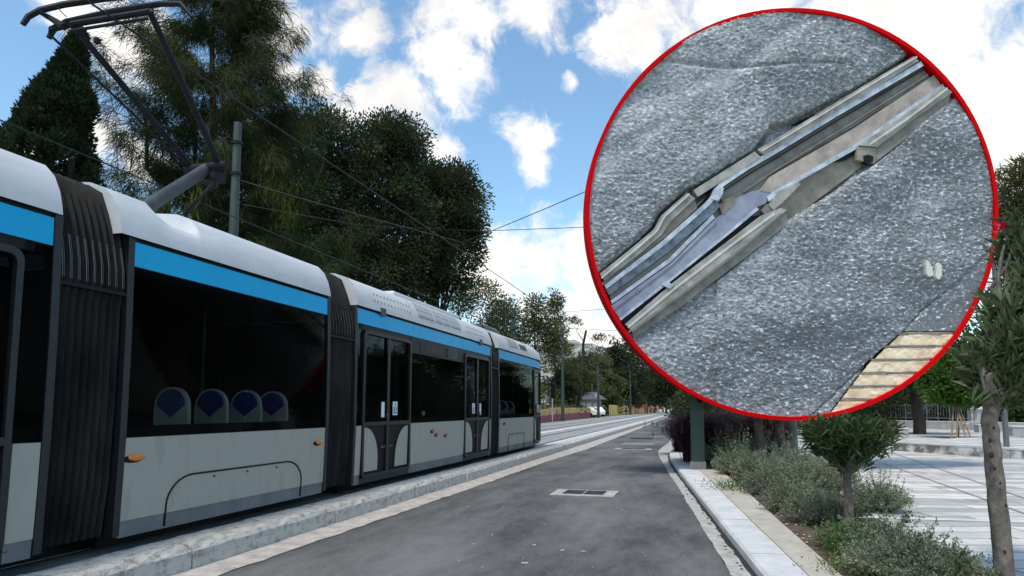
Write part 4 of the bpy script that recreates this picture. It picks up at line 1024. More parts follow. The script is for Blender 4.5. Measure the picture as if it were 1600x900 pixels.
wire([at(370, 318, X=-12.4), at(560, 352, X=-9.4), at(752, 361, X=-6.6), at(915, 355, X=-3.4), (-.02, 15.5, 5.55)], 'nearly level span wire that meets the left edge of the round board', 'overhead wires of the tramway', .011)
wire([at(822, 490, X=-12.9), at(888, 487, X=-12.9), at(945, 483, Y=55), (2.0, 40, 9.0)], 'thin span wire from the top of the post right of the tram\'s nose', 'overhead wires of the tramway', .018)
wire([at(845, 515, X=-12.9), at(900, 513, Y=80), at(960, 517, Y=80), (1, 70, 11)], 'lower thin span wire over the far tracks right of the tram', 'overhead wires of the tramway', .02)

def street_pole(x, y, h, r, z0, label, base=True, cat='lamp post', group=None):
    t = thing('lamp_post', (x, y, z0), label, cat, group)
    MB().tube([(x, y, z0), (x, y, z0 + h)], [r, r * .8], 14).build('shaft', M['grey_post'], t, smooth=True)
    if base: MB().box((x, y, z0 + .02), (r * 5, r * 5, .04)).build('base_plate', M['steel_dark'], t); MB().tube([(x, y, z0 + .04), (x, y, z0 + .14)], [r * 1.5, r * 1.1], 12).build('collar', M['grey_post'], t)
    k = MB(); k.tube([(x, y, z0 + h), (x + .1, y - .25, z0 + h + .12), (x + .15, y - .7, z0 + h + .12)], [r * .6, r * .6, r * .9], 8); k.build('lantern', M['grey_post'], t, smooth=True)
    return t
street_pole(2.36, 18.9, 5.2, .095, .112, 'grey plaza pole bolted to a square plate below the bottom of the round board')
pw = at(1573, 698, Z=.40); street_pole(pw.x, pw.y, 5.0, .07, .40, 'slim blue-grey lamp post on the low terrace behind the nearest leaning trunk', False)

# ------------------------------------------------------------ trees
def tree(name, base, h_crown, blobs, m, label, leaf=(.16, .09), per=60, cr=.6, trunk=(.3, .16), group=None, cat='tree', bark='bark_dark', nlimb=10, shell=.75, trunk_top=None, droop=0, zfloor=None):
    t = thing(name, base, label, cat, group)
    P_, D_, CC = clumps(blobs, per, cr, shell)
    if droop: D_ = D_ + np.array([0, 0, -droop])
    if zfloor is not None:
        k = P_[:, 2] > zfloor; P_, D_ = P_[k], D_[k]
    L = leaf[0] * (.6 + .8 * rng.random(len(P_))); leaf_obj('crown', P_, D_, L, leaf[1], m, t)
    mb = MB(); top = Vector(trunk_top or (base[0], base[1], h_crown))
    pts = limb(mb, base, top, trunk[0], trunk[1], 10, .03, 6)
    if nlimb:
        sel = CC[rng.choice(len(CC), min(nlimb, len(CC)), replace=False)]
        for c in sel:
            s_ = pts[rng.integers(3, 7)]; limb(mb, s_, c, trunk[1] * .5, .02, 5, .12, 5)
    mb.build('trunk', M[bark], t, smooth=True)
    return t
# dark cypress at the far left
def cypress(base, h, r, label):
    t = thing('cypress_tree', base, label, 'tree'); P_, D_ = [], []
    bx, by, bz = base; sy = (Vector(base) - cam.location).dot(fwd) / F0
    for i in range(1300):
        f = rng.random() ** .8; z = bz + .6 + f * (h - .6)
        dn_ = (1 - f) * h; prof = min(r, .31 * dn_ * (1 + .10 * math.sin(f * 40)) + .02)
        a = rng.random() * 2 * PI; rr = prof * (.70 + .36 * rng.random())
        c = np.array([bx - min(1.3, .24 * dn_) + rr * math.cos(a), by + rr * math.sin(a), z]); k = 85; s_ = .12 + .34 * (1 - f) * rng.random()
        q = unit(k); P_.append(c + q * s_ * rng.random((k, 1)) ** .5 * np.array([1, 1, 1.3])); D_.append(q + np.array([math.cos(a) * .5, math.sin(a) * .5, .9]))
    P_ = np.concatenate(P_); D_ = np.concatenate(D_)
    leaf_obj('crown', P_, D_, .11 + .08 * rng.random(len(P_)), .06, M['leaf_cyp'], t)
    mb = MB(); mb.tube([base, (bx, by, bz + h * .9)], [.3, .03], 8)
    dd = MB()
    for i in range(7):
        a = Vector((bx + r * .55, by - r * .75, bz + 4.6 + i * .35)); b = a + Vector((rng.normal() * .4 + .5, -.6, .4 + rng.normal() * .3)); limb(dd, a, b, .03, .008, 5, .15)
        limb(dd, a.lerp(b, .5), b + Vector((.3 * rng.normal(), -.1, .5 * rng.normal())), .015, .005, 4, .15)
    mb.build('trunk', M['bark_dark'], t); dd.build('dead_twigs', M['bark'], t)
pc = at(88, 450, X=-17.5)
apex = at(97, 58, Y=pc.y)
cypress((pc.x + .25, pc.y, .14), apex.z - .14, 3.1, 'dense dark pointed cypress at the far left, its tip behind the pantograph head')
# big feathery casuarina
def feathery(base, h, spread, label, nb=120, lean=0, m='leaf_casu', tuft=46, zmin=3.0, group=None, needle=.55, name='casuarina_tree', prof=None, tr=.42):
    t = thing(name, base, label, 'tree', group); bx, by, bz = base; wood = MB()
    main = limb(wood, base, (bx + lean, by, bz + h * .93), tr, .05, 10, .03, 10)
    stems = [main]
    for s_ in (-1, 1, -.5): stems.append(limb(wood, main[2], (bx + s_ * spread * .45, by + s_ * spread * .25, bz + h * (.78 - .1 * abs(s_))), tr * .5, .04, 8, .06, 8))
    P_, D_, C_ = [], [], []
    for i in range(nb):
        f = rng.random(); z = zmin + f * (h - zmin)
        p = prof(f) if prof else (1.0 - .75 * f ** 1.8) * (.75 + .35 * rng.random())
        st = stems[rng.integers(0, len(stems))] if f < .7 else main
        k = min(len(st) - 1, max(1, int(f * len(st)))); a0 = st[k]
        az = rng.random() * 2 * PI; L = spread * p * (.55 + .55 * rng.random())
        tip = Vector((bx + lean * f + L * math.cos(az), by + L * math.sin(az), bz + z + L * .18))
        br_ = limb(wood, a0, tip, .05 * (1.2 - f), .012, 5, .12, 6)
        for j in range(1, len(br_)):
            if j < 2: continue
            for q_ in range(4):
                o_ = np.array(br_[j]) + rng.normal(size=3) * np.array([.35, .35, .22]) * (L * .16 + .15)
                k_ = tuft; q = unit(k_) * np.array([1, 1, .55]) + np.array([math.cos(az) * .7, math.sin(az) * .7, -.35])
                P_.append(o_ + rng.normal(size=(k_, 3)) * .14); D_.append(q)
    P_ = np.concatenate(P_); D_ = np.concatenate(D_)
    leaf_obj('crown', P_, D_, needle * (.5 + .8 * rng.random(len(P_))), .022 * max(1, by / 28), M[m], t, curl=.35)
    wood.build('trunk', M['bark_dark'], t, smooth=True)
    return t
pf = at(330, 450, X=-18.5)
tc_ = feathery((pf.x, pf.y, .14), 19.5, 5.5, 'tall feathery casuarina with drooping dark needles directly behind the pantograph', 190, lean=-.4, tuft=44,
         prof=lambda f: (1.08 - .55 * f) * (.75 + .35 * rng.random()))
# sprays low in its crown, sunlight put into their yellow-green leaf colour
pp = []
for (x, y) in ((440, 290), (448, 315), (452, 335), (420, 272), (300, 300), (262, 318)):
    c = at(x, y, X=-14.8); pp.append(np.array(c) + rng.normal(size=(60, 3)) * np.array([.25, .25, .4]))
pp = np.concatenate(pp); leaf_obj('sunlit_sprays', pp, unit(len(pp)) * .5 + np.array([0, 0, -1]), .5, .022, M['leaf_casu_y'], tc_)
# dense broad-leaved evergreens
pe = at(600, 450, X=-20); 
E1 = at(560, 300, X=-20); sE = E1.y / F0 * 1.05
def ev(px, py, r, rz=None, X=-20, Y=None, n=60):
    p = at(px, py, Y=Y) if Y else at(px, py, X=X); s_ = (p - cam.location).dot(fwd) / F0
    return (p.x, p.y, p.z, r * s_, r * s_ * .9, (rz or r) * s_, n)
b1 = [ev(520, 245, 55, n=55, Y=37), ev(590, 255, 70, n=95, Y=38), ev(600, 345, 85, n=130, Y=38), ev(505, 340, 80, n=110, Y=36), ev(490, 430, 80, n=80, Y=36), ev(620, 215, 38, 28, n=35, Y=38), ev(585, 430, 80, n=90, Y=38)]
tree('evergreen_tree', (at(575, 450, Y=38).x, 38, .14), 9, b1, M['leaf_dark'], 'tall dense dark evergreen with glossy leaves rising behind the tram\'s second bellows', (.18, .11), 180, 1.0, (.45, .25), nlimb=24, group='dense evergreens behind the tram', shell=.7)
b2_ = [ev(690, 330, 62, n=100, Y=42), ev(700, 290, 45, 30, n=40, Y=42), ev(690, 400, 62, n=90, Y=42), ev(650, 290, 45, n=45, Y=42), ev(720, 350, 34, n=40, Y=42), ev(640, 420, 50, n=60, Y=42)]
tree('evergreen_tree', (at(680, 450, Y=43).x, 43, .14), 9, b2_, M['leaf_dark'], 'rounder dark evergreen at the right end of the row, where the span wires emerge', (.19, .12), 180, 1.0, (.45, .25), nlimb=20, group='dense evergreens behind the tram', shell=.7)
b3_ = [ev(445, 330, 75, n=90, Y=34), ev(420, 250, 55, n=60, Y=34), ev(400, 400, 80, n=70, Y=34), ev(490, 200, 40, 30, n=30, Y=34)]
tree('evergreen_tree', (at(440, 450, Y=34).x, 34, .14), 8, b3_, M['leaf_dark'], 'dark evergreen half hidden behind the casuarina\'s right side', (.18, .11), 150, 1.0, (.4, .22), nlimb=12, group='dense evergreens behind the tram')
# understorey behind the second track
ub = [(-16 - 3 * rng.random(), y, 2.3 + rng.random(), 2.2, 2.2, 2.0, 26) for y in (9, 12.5, 16, 20, 24, 28, 32, 37, 42, 47)]
for i, b in enumerate(ub):
    tree('laurel_bush', (b[0], b[1], .14), 1.6, [b], M['leaf_dark'], ['dark laurel bush seen through the tram\'s front windows, first from the left', 'dark laurel bush behind the tram, below the cypress', 'dark laurel bush behind the tram\'s bellows, under the cypress', 'dark laurel bush under the left side of the casuarina', 'dark laurel bush under the casuarina trunk', 'dark laurel bush under the right side of the casuarina', 'dark laurel bush between the casuarina and the tall evergreen', 'dark laurel bush at the foot of the tall evergreen', 'dark laurel bush between the two large evergreens', 'dark laurel bush under the right-hand evergreen'][i],
         (.22, .12), 60, .8, (.08, .04), nlimb=4, cat='shrub', group='laurel bushes behind the tram')
# far row left of the street
def farp(px, Y): return at(px, 600, Y=Y).x
def pine(px, Y, topy, wpx, m, label, basey=None, n=100, group='park trees beyond the tram', name='pine_tree', per=50, dens=1, bare=0, zlow=.28):
    x = farp(px, Y); s_ = Y / F0 * 1.04; h = at(px, topy, Y=Y).z; r = wpx * s_ / 2
    bl = []
    for k in range(9):
        f = zlow + (1 - zlow) * k / 8; rr = r * (1 - .62 * f ** 2) * (.7 + .5 * rng.random())
        bl.append((x + rng.normal() * r * .28, Y + rng.normal() * r * .28, h * f - rr * .2, rr * .75, rr * .75, h * .085, int(n / 5)))
    return tree(name, (x, Y, .14), h * .9, bl, M[m], label, (.018 * Y / F0 * 260, .010 * Y / F0 * 200), per, r * .28, (.28, .06), nlimb=14, group=group, shell=.6)
pine(715, 60, 462, 130, 'leaf_pine_d', 'dark conifer just right of the evergreens, above the tram\'s third car')
pine(768, 72, 450, 120, 'leaf_pine', 'olive-toned pine behind the far post over the tram roof')
pine(835, 80, 476, 110, 'leaf_pine', 'olive pine left of the dark post by the tram\'s nose')
pine(868, 94, 465, 62, 'leaf_pine', 'taller loose pine whose tip tops the dark post', n=50)
pine(800, 78, 485, 120, 'leaf_pine', 'lower olive pine right above the front of the tram roof')
pine(905, 112, 560, 62, 'leaf_pine', 'small pale pine behind the hedge right of the dark post')
pine(945, 132, 585, 70, 'leaf_pine', 'low pale park tree behind the round street sign')
pine(988, 165, 512, 84, 'leaf_pine_d', 'tall dark pine between the pale hill and the round board', n=80)
pine(968, 148, 545, 60, 'leaf_pine_d', 'dark pine to the left of the tallest far pine')
pine(1022, 195, 560, 70, 'leaf_pine_d', 'dark tree partly hidden by the lower left edge of the round board', zlow=.45)
pine(1010, 215, 590, 50, 'leaf_pine', 'small far tree above the orange mesh barrier', zlow=.45)
pine(1035, 250, 600, 34, 'leaf_pine_d', 'tiny far tree left of the cream apartment block', zlow=.45)
pine(1058, 260, 606, 20, 'leaf_pine_d', 'tiny far tree right in front of the cream apartment block', zlow=.45)
pine(880, 88, 585, 60, 'leaf_pine_d', 'dark low tree right behind the dark post', n=60, zlow=.4)
pine(900, 120, 590, 80, 'leaf_pine', 'low olive tree filling the gap behind the half bare trunk', group='park trees beyond the tram')
pine(930, 140, 565, 100, 'leaf_pine', 'low loose tree behind the park kiosk')
pine(1040, 170, 585, 60, 'leaf_pine_d', 'dark tree just above the farthest orange barrier', n=80, zlow=.45)
# half-bare leaning tree before the hill
t = thing('half_bare_tree', (farp(905, 88), 88, .14), 'half bare leaning tree with a dark stripped trunk before the pale hill', 'tree')
mb = MB(); p0 = Vector((farp(903, 88), 88, .14)); p1 = at(916, 516, Y=88); ps = limb(mb, p0, p1, .3, .14, 8, .03, 6)
cc = []
for (x, y) in ((935, 548), (942, 528), (900, 500), (890, 540), (925, 560), (945, 560), (900, 575)):
    e = at(x, y, Y=88 + rng.normal() * 2); limb(mb, ps[rng.integers(3, 6)], e, .07, .02, 5, .2, 6); cc.append((e.x, e.y, e.z, 1.1, 1.1, .45, 7))
mb.build('trunk', M['bark_dark'], t, smooth=True)
P_, D_, _c = clumps(cc, 40, .5); leaf_obj('crown', P_, D_, .3, .12, M['leaf_pine'], t)
# clipped hedge behind the mesh fences, olive bush at the bend
def hedge(x0, x1, y0, y1, z0, z1, label, w=.8):
    n_ = 5200; t_ = rng.random(n_); P_ = np.stack([x0 + (x1 - x0) * t_ + rng.normal(size=n_) * w * .3, y0 + (y1 - y0) * t_, z0 + (z1 - z0) * rng.random(n_) ** .7 + .05 * np.sin(t_ * 60)], 1)
    o = leaf_obj('hedge', P_, unit(n_), .22, .14, M['leaf_hedge']); tag(o, label, 'hedge', 'clipped hedges')
HX = lambda Y: np.interp(Y, [62, 117], [-13.6, -16.0])
hedge(HX(40), HX(92), 40, 92, .5, 1.75, 'clipped olive hedge above the pink and peach barrier')
hedge(-16.2, -15.6, 96, 120, .4, 1.6, 'low clipped hedge above the yellow barrier')
tree('olive_bush', (at(980, 630, Y=125).x - 5.2, 140, .14), 2, [(at(982, 625, Y=128).x - 5.2, 140, 2.6, 3.0, 2, 1.9, 45)], M['leaf_silver'], 'rounded grey-green olive bush behind the orange barrier', (.4, .2), 50, .8, (.2, .1), nlimb=4, cat='bush')
# ---- right side
tree('dark_shrub', (-.15, 27, .1), 1.4, [(-.1, 27, 1.35, .8, 1.2, 1.0, 60), (.5, 29, 1.6, 1.1, 1.2, 1.3, 50)], M['leaf_dark'], 'dark round evergreen shrub left of the green post at the end of the bed', (.12, .07), 70, .35, (.06, .03), nlimb=4, cat='shrub')
rb = [(1105, 40, 600, 110), (1170, 44, 560, 120), (1240, 50, 520, 130), (1310, 48, 540, 120), (1370, 52, 560, 110)]
for i, (px, Y, ty, w) in enumerate(rb):
    pine(px, Y, ty, w, 'leaf_pine_d', ['dark tree behind the round board\'s lower left rim', 'dark tree behind the round board, above the purple grass', 'dark tree hidden behind the middle of the round board', 'dark tree behind the round board\'s lower right', 'dark tree left of the low white bench block'][i], n=110, group='dark trees behind the round board', name='park_tree', zlow=.15)
def bush(px, py, Y, r, m, label, leaf=(.3, .14), n=40, cat='shrub', group=None, name='garden_shrub', per=60):
    p = at(px, py, Y=Y); tree(name, (p.x, p.y, .112), max(.3, p.z - .2), [(p.x, p.y, p.z, r, r * .8, r * .9, n)], m, label, leaf, per, r * .33, (.09, .04), nlimb=4, cat=cat, group=group)
for i, (px, py, Y, r) in enumerate([(1385, 600, 62, 4.2), (1440, 590, 66, 4.6), (1500, 585, 64, 4.6), (1560, 580, 66, 5.0), (1625, 575, 62, 5.0), (1400, 632, 58, 2.0), (1470, 632, 60, 1.9), (1545, 628, 60, 2.2), (1610, 630, 56, 2.4)]):
    bush(px, py, Y, r, M['leaf_dark'] if i % 2 else M['leaf_ole'], ['broad dark tree at the back of the plaza, beside the round board\'s lower right rim', 'broad dark tree behind the lone dark trunk', 'broad dark tree behind the young staked tree', 'broad dark tree behind the nearest leaning trunk', 'broad dark tree at the right edge of the photo', 'low dark bush behind the railing, left of the dark trunk', 'low dark bush behind the railing, right of the dark trunk', 'low dark bush behind the small white pedestal', 'low dark bush behind the railing at the right edge'][i], (.45, .2), 60, 'tree' if i < 5 else 'shrub', 'greenery closing the plaza', 'backdrop_tree' if i < 5 else 'garden_shrub', 70)
# pine at the top right behind the board edge
pR = at(1592, 330, Y=26); tree('conifer', (pR.x + .8, 26, .112), pR.z, [ev(1580, 285, 26, 18, Y=26, n=22), ev(1600, 320, 40, 22, Y=26, n=34), ev(1575, 350, 24, 20, Y=26, n=16), ev(1610, 265, 30, 14, Y=26, n=16), ev(1620, 370, 50, 30, Y=26, n=30), ev(1640, 430, 60, 50, Y=26, n=40)],
     M['leaf_pine'], 'olive conifer top at the right edge beside the round board\'s rim', (.20, .045), 75, .45, (.2, .08), nlimb=14)
# lone dark trunk tree, staked young tree
pL = at(1437, 678, Z=.12)
tree('park_tree', (pL.x, pL.y, .112), 4.0, [(pL.x - 1.2, pL.y, 3.6, 2.6, 2, 1.2, 60), (pL.x + .6, pL.y, 3.3, 1.7, 1.4, .9, 36), (pL.x - 2.6, pL.y, 2.6, 1.8, 1.4, .8, 36)], M['leaf_dark'], 'tree with a thick dark trunk and low crown standing free on the plaza', (.26, .13), 70, .5, (.30, .2), nlimb=8)
pY = at(1497, 684, Z=.12)
yt = tree('young_tree', (pY.x, pY.y, .112), 2.6, [(pY.x - .1, pY.y, 2.5, 1.35, 1.2, .85, 80), (pY.x, pY.y, 3.2, .8, .8, .5, 30)], M['leaf_bright'], 'young bright green round-headed tree held by four wooden stakes', (.22, .14), 60, .32, (.035, .02), nlimb=8, bark='bark')
st = MB()
tp = Vector((pY.x, pY.y, 1.75))
for px in (1485, 1497, 1509, 1517):
    b = at(px, 686, Z=.13); b.y += rng.normal() * .15; st.tube([b, tp + Vector((rng.normal() * .06, 0, 0))], .035, 6)
so = st.build('tree_stakes', M['wood_stake']); so['_x'] = 1; tag(so, 'four brown wooden stakes leaning together round the young tree', 'tree stakes')
sq = MB(); sq.b2((pY.x - .9, pY.y - .7, .113), (pY.x + 1.1, pY.y + .7, .121)); struct(sq.build('tree_pit', M['soil']))
sq = MB(); sq.b2((pL.x - 1.0, pL.y - .7, .113), (pL.x + 1.6, pL.y + .7, .121)); struct(sq.build('tree_pit', M['soil']))

# ---- lance-leaved oleanders
def oleander(base, pts, blobs, m, label, rt=.05, leafL=.13, leafW=.022, ntip=120, per=22, knots=None, group='oleander standards in the bed', flower=None, forks=10):
    t = thing('oleander_tree', base, label, 'tree', group); wood = MB()
    P0 = [Vector(p) for p in pts]; n_ = len(P0); path = []
    for i in range(n_ - 1):
        for k in range(5):
            q = P0[i].lerp(P0[i + 1], k / 5); path.append(q + Vector(rng.normal(size=3)) * rt * .06)
    path.append(P0[-1])
    wood.tube(path, [rt * (1.12 - .3 * i / len(path)) * (1 + .018 * rng.normal()) for i in range(len(path))], 14)
    PP, DD = [], []
    for (cx, cy, cz, rx, ry, rz, nc) in blobs:
        u = unit(nc); cc = np.array([cx, cy, cz]) + u * np.array([rx, ry, rz]) * (rng.random((nc, 1)) ** .4)
        for i_, (c, uu) in enumerate(zip(cc, u)):
            ax = np.array(c) - np.array(path[-1]); ax /= np.linalg.norm(ax) + 1e-6
            ax = ax + np.array([0, 0, .35]) + rng.normal(size=3) * .25
            if i_ < forks: limb(wood, path[-1] - Vector((0, 0, rt * .8)), Vector(c), rt * (.62 if i_ < 4 else .36), .006, 7, .10, 6)
            elif i_ < forks * 3: limb(wood, Vector(cc[rng.integers(0, forks)]).lerp(path[-1], .4), Vector(c), .010, .004, 4, .08, 4)
            k = per; s_ = rng.random((k, 1)) * .26
            PP.append(c - ax * s_ * .9); DD.append(unit(k) * .85 + ax * .75)
    PP = np.concatenate(PP); DD = np.concatenate(DD)
    leaf_obj('crown', PP, DD, leafL * (.65 + .6 * rng.random(len(PP))), leafW, m, t, curl=.12)
    wood.build('trunk', M['bark'], t, smooth=True)
    if knots:
        for k_, (p, s_) in enumerate(knots):
            kb_ = MB(); kb_.sphere(p, (s_ * .8, s_ * .45, s_ * 1.1), 10, 6); kb_.build('knot', M['bark_knot'], t, smooth=True)
    if flower is not None:
        leaf_obj('flower', np.array(flower) + rng.normal(size=(26, 3)) * .018, unit(26), .035, .028, M['flower'], t)
    return t
TB = at(1580, 965, Z=.10)
def onb(px, py, Y=6.0): return at(px, py, Y=Y)
TB = at(1573, 935, Z=.10); TY = TB.y
tr_pts = [TB, onb(1570, 900, TY), onb(1560, 800, TY + .02), onb(1552, 720, TY + .04), onb(1547, 660, TY + .05), onb(1549, 615, TY + .05)]
kn = [(onb(x, y, TY - .054) , s_) for x, y, s_ in ((1547, 688, .016), (1549, 711, .022), (1554, 732, .014), (1563, 755, .010), (1572, 790, .012), (1553, 668, .012), (1570, 862, .012), (1577, 890, .010))]
def obl(px, py, rpx, Y, n, rz=None):
    p = at(px, py, Y=Y); s_ = (p - cam.location).dot(fwd) / F0; return (p.x, p.y, p.z, rpx * s_, rpx * s_, (rz or rpx) * s_, n)
oleander(tuple(TB), tr_pts, [obl(1650, 500, 95, TY + .3, 160, 110), obl(1600, 555, 45, TY + .1, 75, 60), obl(1545, 565, 42, TY + .5, 70, 38), obl(1610, 440, 40, TY + .5, 60, 75), obl(1600, 375, 26, TY + .6, 26, 50)],
         M['leaf_ole_n'], 'nearest oleander with a thick knotty leaning trunk and one red flower', rt=.060, leafL=.17, leafW=.026, per=26, knots=kn, flower=at(1565, 352, Y=TY + .5), forks=9)
# short forking stubs under the crown
B2 = at(1328, 838, Z=.10); Y2 = B2.y
oleander(tuple(B2), [B2, at(1326, 790, Y=Y2), at(1323, 735, Y=Y2)], [obl(1325, 676, 50, Y2, 95, 24), obl(1284, 672, 30, Y2, 42, 22), obl(1368, 670, 30, Y2, 44, 20)],
         M['leaf_ole'], 'small oleander with a short straight trunk and bushy crown just below the round board', rt=.046, leafL=.15, leafW=.021, per=20, forks=16)
Y3 = 15.9; B3 = at(1228, 760, Y=Y3); B3.z = .10
oleander(tuple(B3), [B3, at(1225, 710, Y=Y3), at(1216, 652, Y=Y3), at(1214, 600, Y=Y3)], [obl(1215, 540, 60, Y3 + 1.2, 60, 50)], M['leaf_ole'], 'slim bare grey trunk leaning left under the middle of the round board', rt=.095, leafL=.15, leafW=.02, per=16)
Y4 = 15.9; B4 = at(1189, 760, Y=Y4); B4.z = .10
oleander(tuple(B4), [B4, at(1189, 700, Y=Y4), at(1184, 650, Y=Y4), at(1184, 610, Y=Y4)], [obl(1184, 560, 50, Y4 + 1.0, 50, 40)], M['leaf_ole'], 'slim bare trunk rising in front of the purple fountain grass', rt=.095, leafL=.15, leafW=.02, per=16)
B5 = at(1150, 730, Z=.10); Y5 = min(B5.y, 14.8)
# bright low plant at the foot of the near small oleander
pb = at(1322, 862, Z=.14)
def tuft(name, c, n_, h, spread, m, label, L=.16, W=.02, cat='plant', group=None, kind=None):
    P_ = np.array(c) + rng.normal(size=(n_, 3)) * np.array([spread, spread, h * .3]) + np.array([0, 0, h * .45]); P_[:, 2] = np.maximum(P_[:, 2], c[2])
    o = leaf_obj(name, P_, unit(n_) + np.array([0, 0, .8]), L * (.6 + .6 * rng.random(n_)), W, m); return tag(o, label, cat, group, kind)
tuft('green_plant', (pb.x, pb.y - .05, .10), 420, .26, .10, M['leaf_bright'], 'bright green leafy suckers at the foot of the small bushy oleander', .12, .016)
pb2 = at(1345, 893, Z=.12); tuft('green_plant', (pb2.x, pb2.y, .10), 500, .10, .16, M['leaf_lime'], 'low lime green weeds at the front edge of the bed', .06, .012, kind='stuff')
pb3 = at(1150, 765, Z=.12); tuft('green_plant', (pb3.x, pb3.y, .10), 700, .16, .22, M['leaf_bright'], 'patch of green weeds beside the edging near the green post', .07, .012, kind='stuff')
# ---- silver-leaved ground shrubs filling the bed
def silver(c, r, h, n_st, label, group='silver-leaved shrubs in the bed', sparse=False):
    t = thing('silver_shrub', c, label, 'shrub', group); PP, DD = [], []; wood = MB()
    for i in range(n_st):
        a = rng.random() * 2 * PI; rr = r * rng.random() ** .5; e = np.array([c[0] + rr * 1.0 * math.cos(a), c[1] + rr * math.sin(a), c[2] + h * (1 - .5 * (rr / r) ** 2) * (.35 + .55 * rng.random() + (.75 * rng.random() if rng.random() < .2 else 0))])
        s_ = np.array([c[0] + (e[0] - c[0]) * .35, c[1] + (e[1] - c[1]) * .35, c[2]]); md = (s_ + e) / 2 + np.array([0, 0, .05]) + rng.normal(size=3) * .03
        if i % 2 == 0: wood.tube([s_, md, e], [.004, .003, .0018], 3, caps=False)
        k = 34; tt = .25 + .75 * rng.random(k)[:, None] ** .8
        q = (1 - tt) ** 2 * s_ + 2 * tt * (1 - tt) * md + tt ** 2 * e
        PP.append(q + rng.normal(size=(k, 3)) * .010); DD.append(unit(k) * .9 + (e - s_) / (np.linalg.norm(e - s_) + 1e-6) * .9)
    PP = np.concatenate(PP); DD = np.concatenate(DD)
    sc_ = 1 + max(0, (c[1] - 9)) * .05
    leaf_obj('foliage', PP, DD, (.026 if not sparse else .038) * sc_ * (.6 + .7 * rng.random(len(PP))), .013 * sc_, M['leaf_silver'], t); wood.build('stems', M['stem'], t)
SH = [((1420, 905), .55, .34), ((1480, 925), .45, .24), ((1385, 880), .42, .34), ((1345, 858), .40, .24), ((1285, 818), .48, .42), ((1245, 800), .50, .46), ((1372, 800), .42, .46), ((1270, 775), .55, .62), ((1215, 775), .55, .52), ((1190, 752), .60, .55), ((1240, 745), .60, .66), ((1160, 742), .62, .60), ((1200, 728), .65, .70), ((1140, 728), .60, .72), ((1300, 765), .45, .60)]
LB = ['low silver shrub at the bottom of the photo, left of the leaning trunk', 'flattest silver shrub, nearest the foot of the leaning knotty trunk', 'silver shrub in front of the lime green weeds', 'silver shrub round the foot of the small bushy oleander', 'silver shrub just left of the small bushy oleander\'s trunk', 'silver shrub beside the edging, in front of the slim left-leaning trunk', 'silver shrub on the plaza side of the small bushy oleander\'s trunk', 'tall silver shrub between the bushy oleander and the slim left-leaning trunk', 'silver shrub round the foot of the slim left-leaning trunk', 'silver shrub between the two slim bare trunks', 'tall silver shrub on the plaza side behind the left-leaning trunk', 'silver shrub beside the patch of green weeds', 'silver shrub in front of the purple grass by the second slim trunk', 'silver shrub touching the green post', 'silver shrub at the plaza edge in front of the grey plaza pole']
for ((px, py), r, h), lb in zip(SH, LB):
    p = at(px, py, Z=.10); silver((p.x, p.y, .10), r, h, int(430 * r / .5), lb)
for px, py, h, lb in ((1385, 870, .34, 'thin upright sprig with silver leaves against the paving, left of the other sprigs'), (1475, 935, .30, 'thin sprig reaching over the paving, nearest the leaning trunk'), (1405, 905, .28, 'middle thin sprig standing out against the paving')):
    p = at(px, py, Z=.10); t = thing('leafy_sprig', (p.x, p.y, .1), lb, 'plant', 'thin sprigs at the bed edge'); wood = MB(); PP, DD = [], []
    for k in range(3):
        e = Vector((p.x + .12 + .12 * k * rng.random(), p.y + rng.normal() * .08, .1 + h * (.8 + .4 * rng.random()))); s_ = limb(wood, (p.x, p.y, .1), e, .004, .002, 4, .15, 6)
        for q in s_[2:]:
            PP.append(np.array(q) + rng.normal(size=(9, 3)) * .016); DD.append(unit(9) + np.array([0, 0, .5]))
    leaf_obj('foliage', np.concatenate(PP), np.concatenate(DD), .042, .020, M['leaf_ole_n'], t); wood.build('stems', M['stem'], t)
# ---- purple fountain grass
def fountain(c, h, r, n_, label, cap=60):
    t = thing('purple_grass', c, label, 'ornamental grass', 'purple fountain grass clumps'); mb = MB(); V = []; Fs = []
    V, idx = [], []
    base = np.array(c)
    a = rng.random(n_) * 2 * PI; out_ = r * (.25 + .95 * rng.random(n_)); hh = h * (.55 + .5 * rng.random(n_))
    dx = np.cos(a); dy = np.sin(a); st_ = rng.normal(size=(n_, 2)) * .10 * r
    W = .007 + .00035 * max(0, c[1]) 
    verts = np.zeros((n_, 10, 3))
    for k, tt in enumerate((0, .3, .6, .85, 1.0)):
        x = base[0] + st_[:, 0] + dx * out_ * tt ** 1.6; y = base[1] + st_[:, 1] + dy * out_ * tt ** 1.6
        z = base[2] + hh * (1.75 * tt - .85 * tt ** 2.4 - .12 * tt ** 4 * (out_ / r))
        w = W * (1 - tt * .85)
        verts[:, 2 * k] = np.stack([x - dy * w, y + dx * w, z], 1); verts[:, 2 * k + 1] = np.stack([x + dy * w, y - dx * w, z], 1)
    me = bpy.data.meshes.new('blades'); fs = [(i * 10 + 2 * k, i * 10 + 2 * k + 1, i * 10 + 2 * k + 3, i * 10 + 2 * k + 2) for i in range(n_) for k in range(4)]
    me.from_pydata(verts.reshape(-1, 3).tolist(), [], fs); me.materials.append(M['leaf_purple']); o = bpy.data.objects.new('blades', me); C.objects.link(o); o.parent = t; o.location = -base_v(c)
    tips = verts[rng.choice(n_, 26, replace=False), 8]; PP = np.repeat(tips, 40, 0) + rng.normal(size=(26 * 40, 3)) * np.array([.012, .012, .05]); leaf_obj('plumes', PP, unit(len(PP)) * .6 + np.array([0, 0, .6]), .035, .007 + .0005 * c[1], M['plume'], t)
def base_v(c): return Vector(c)
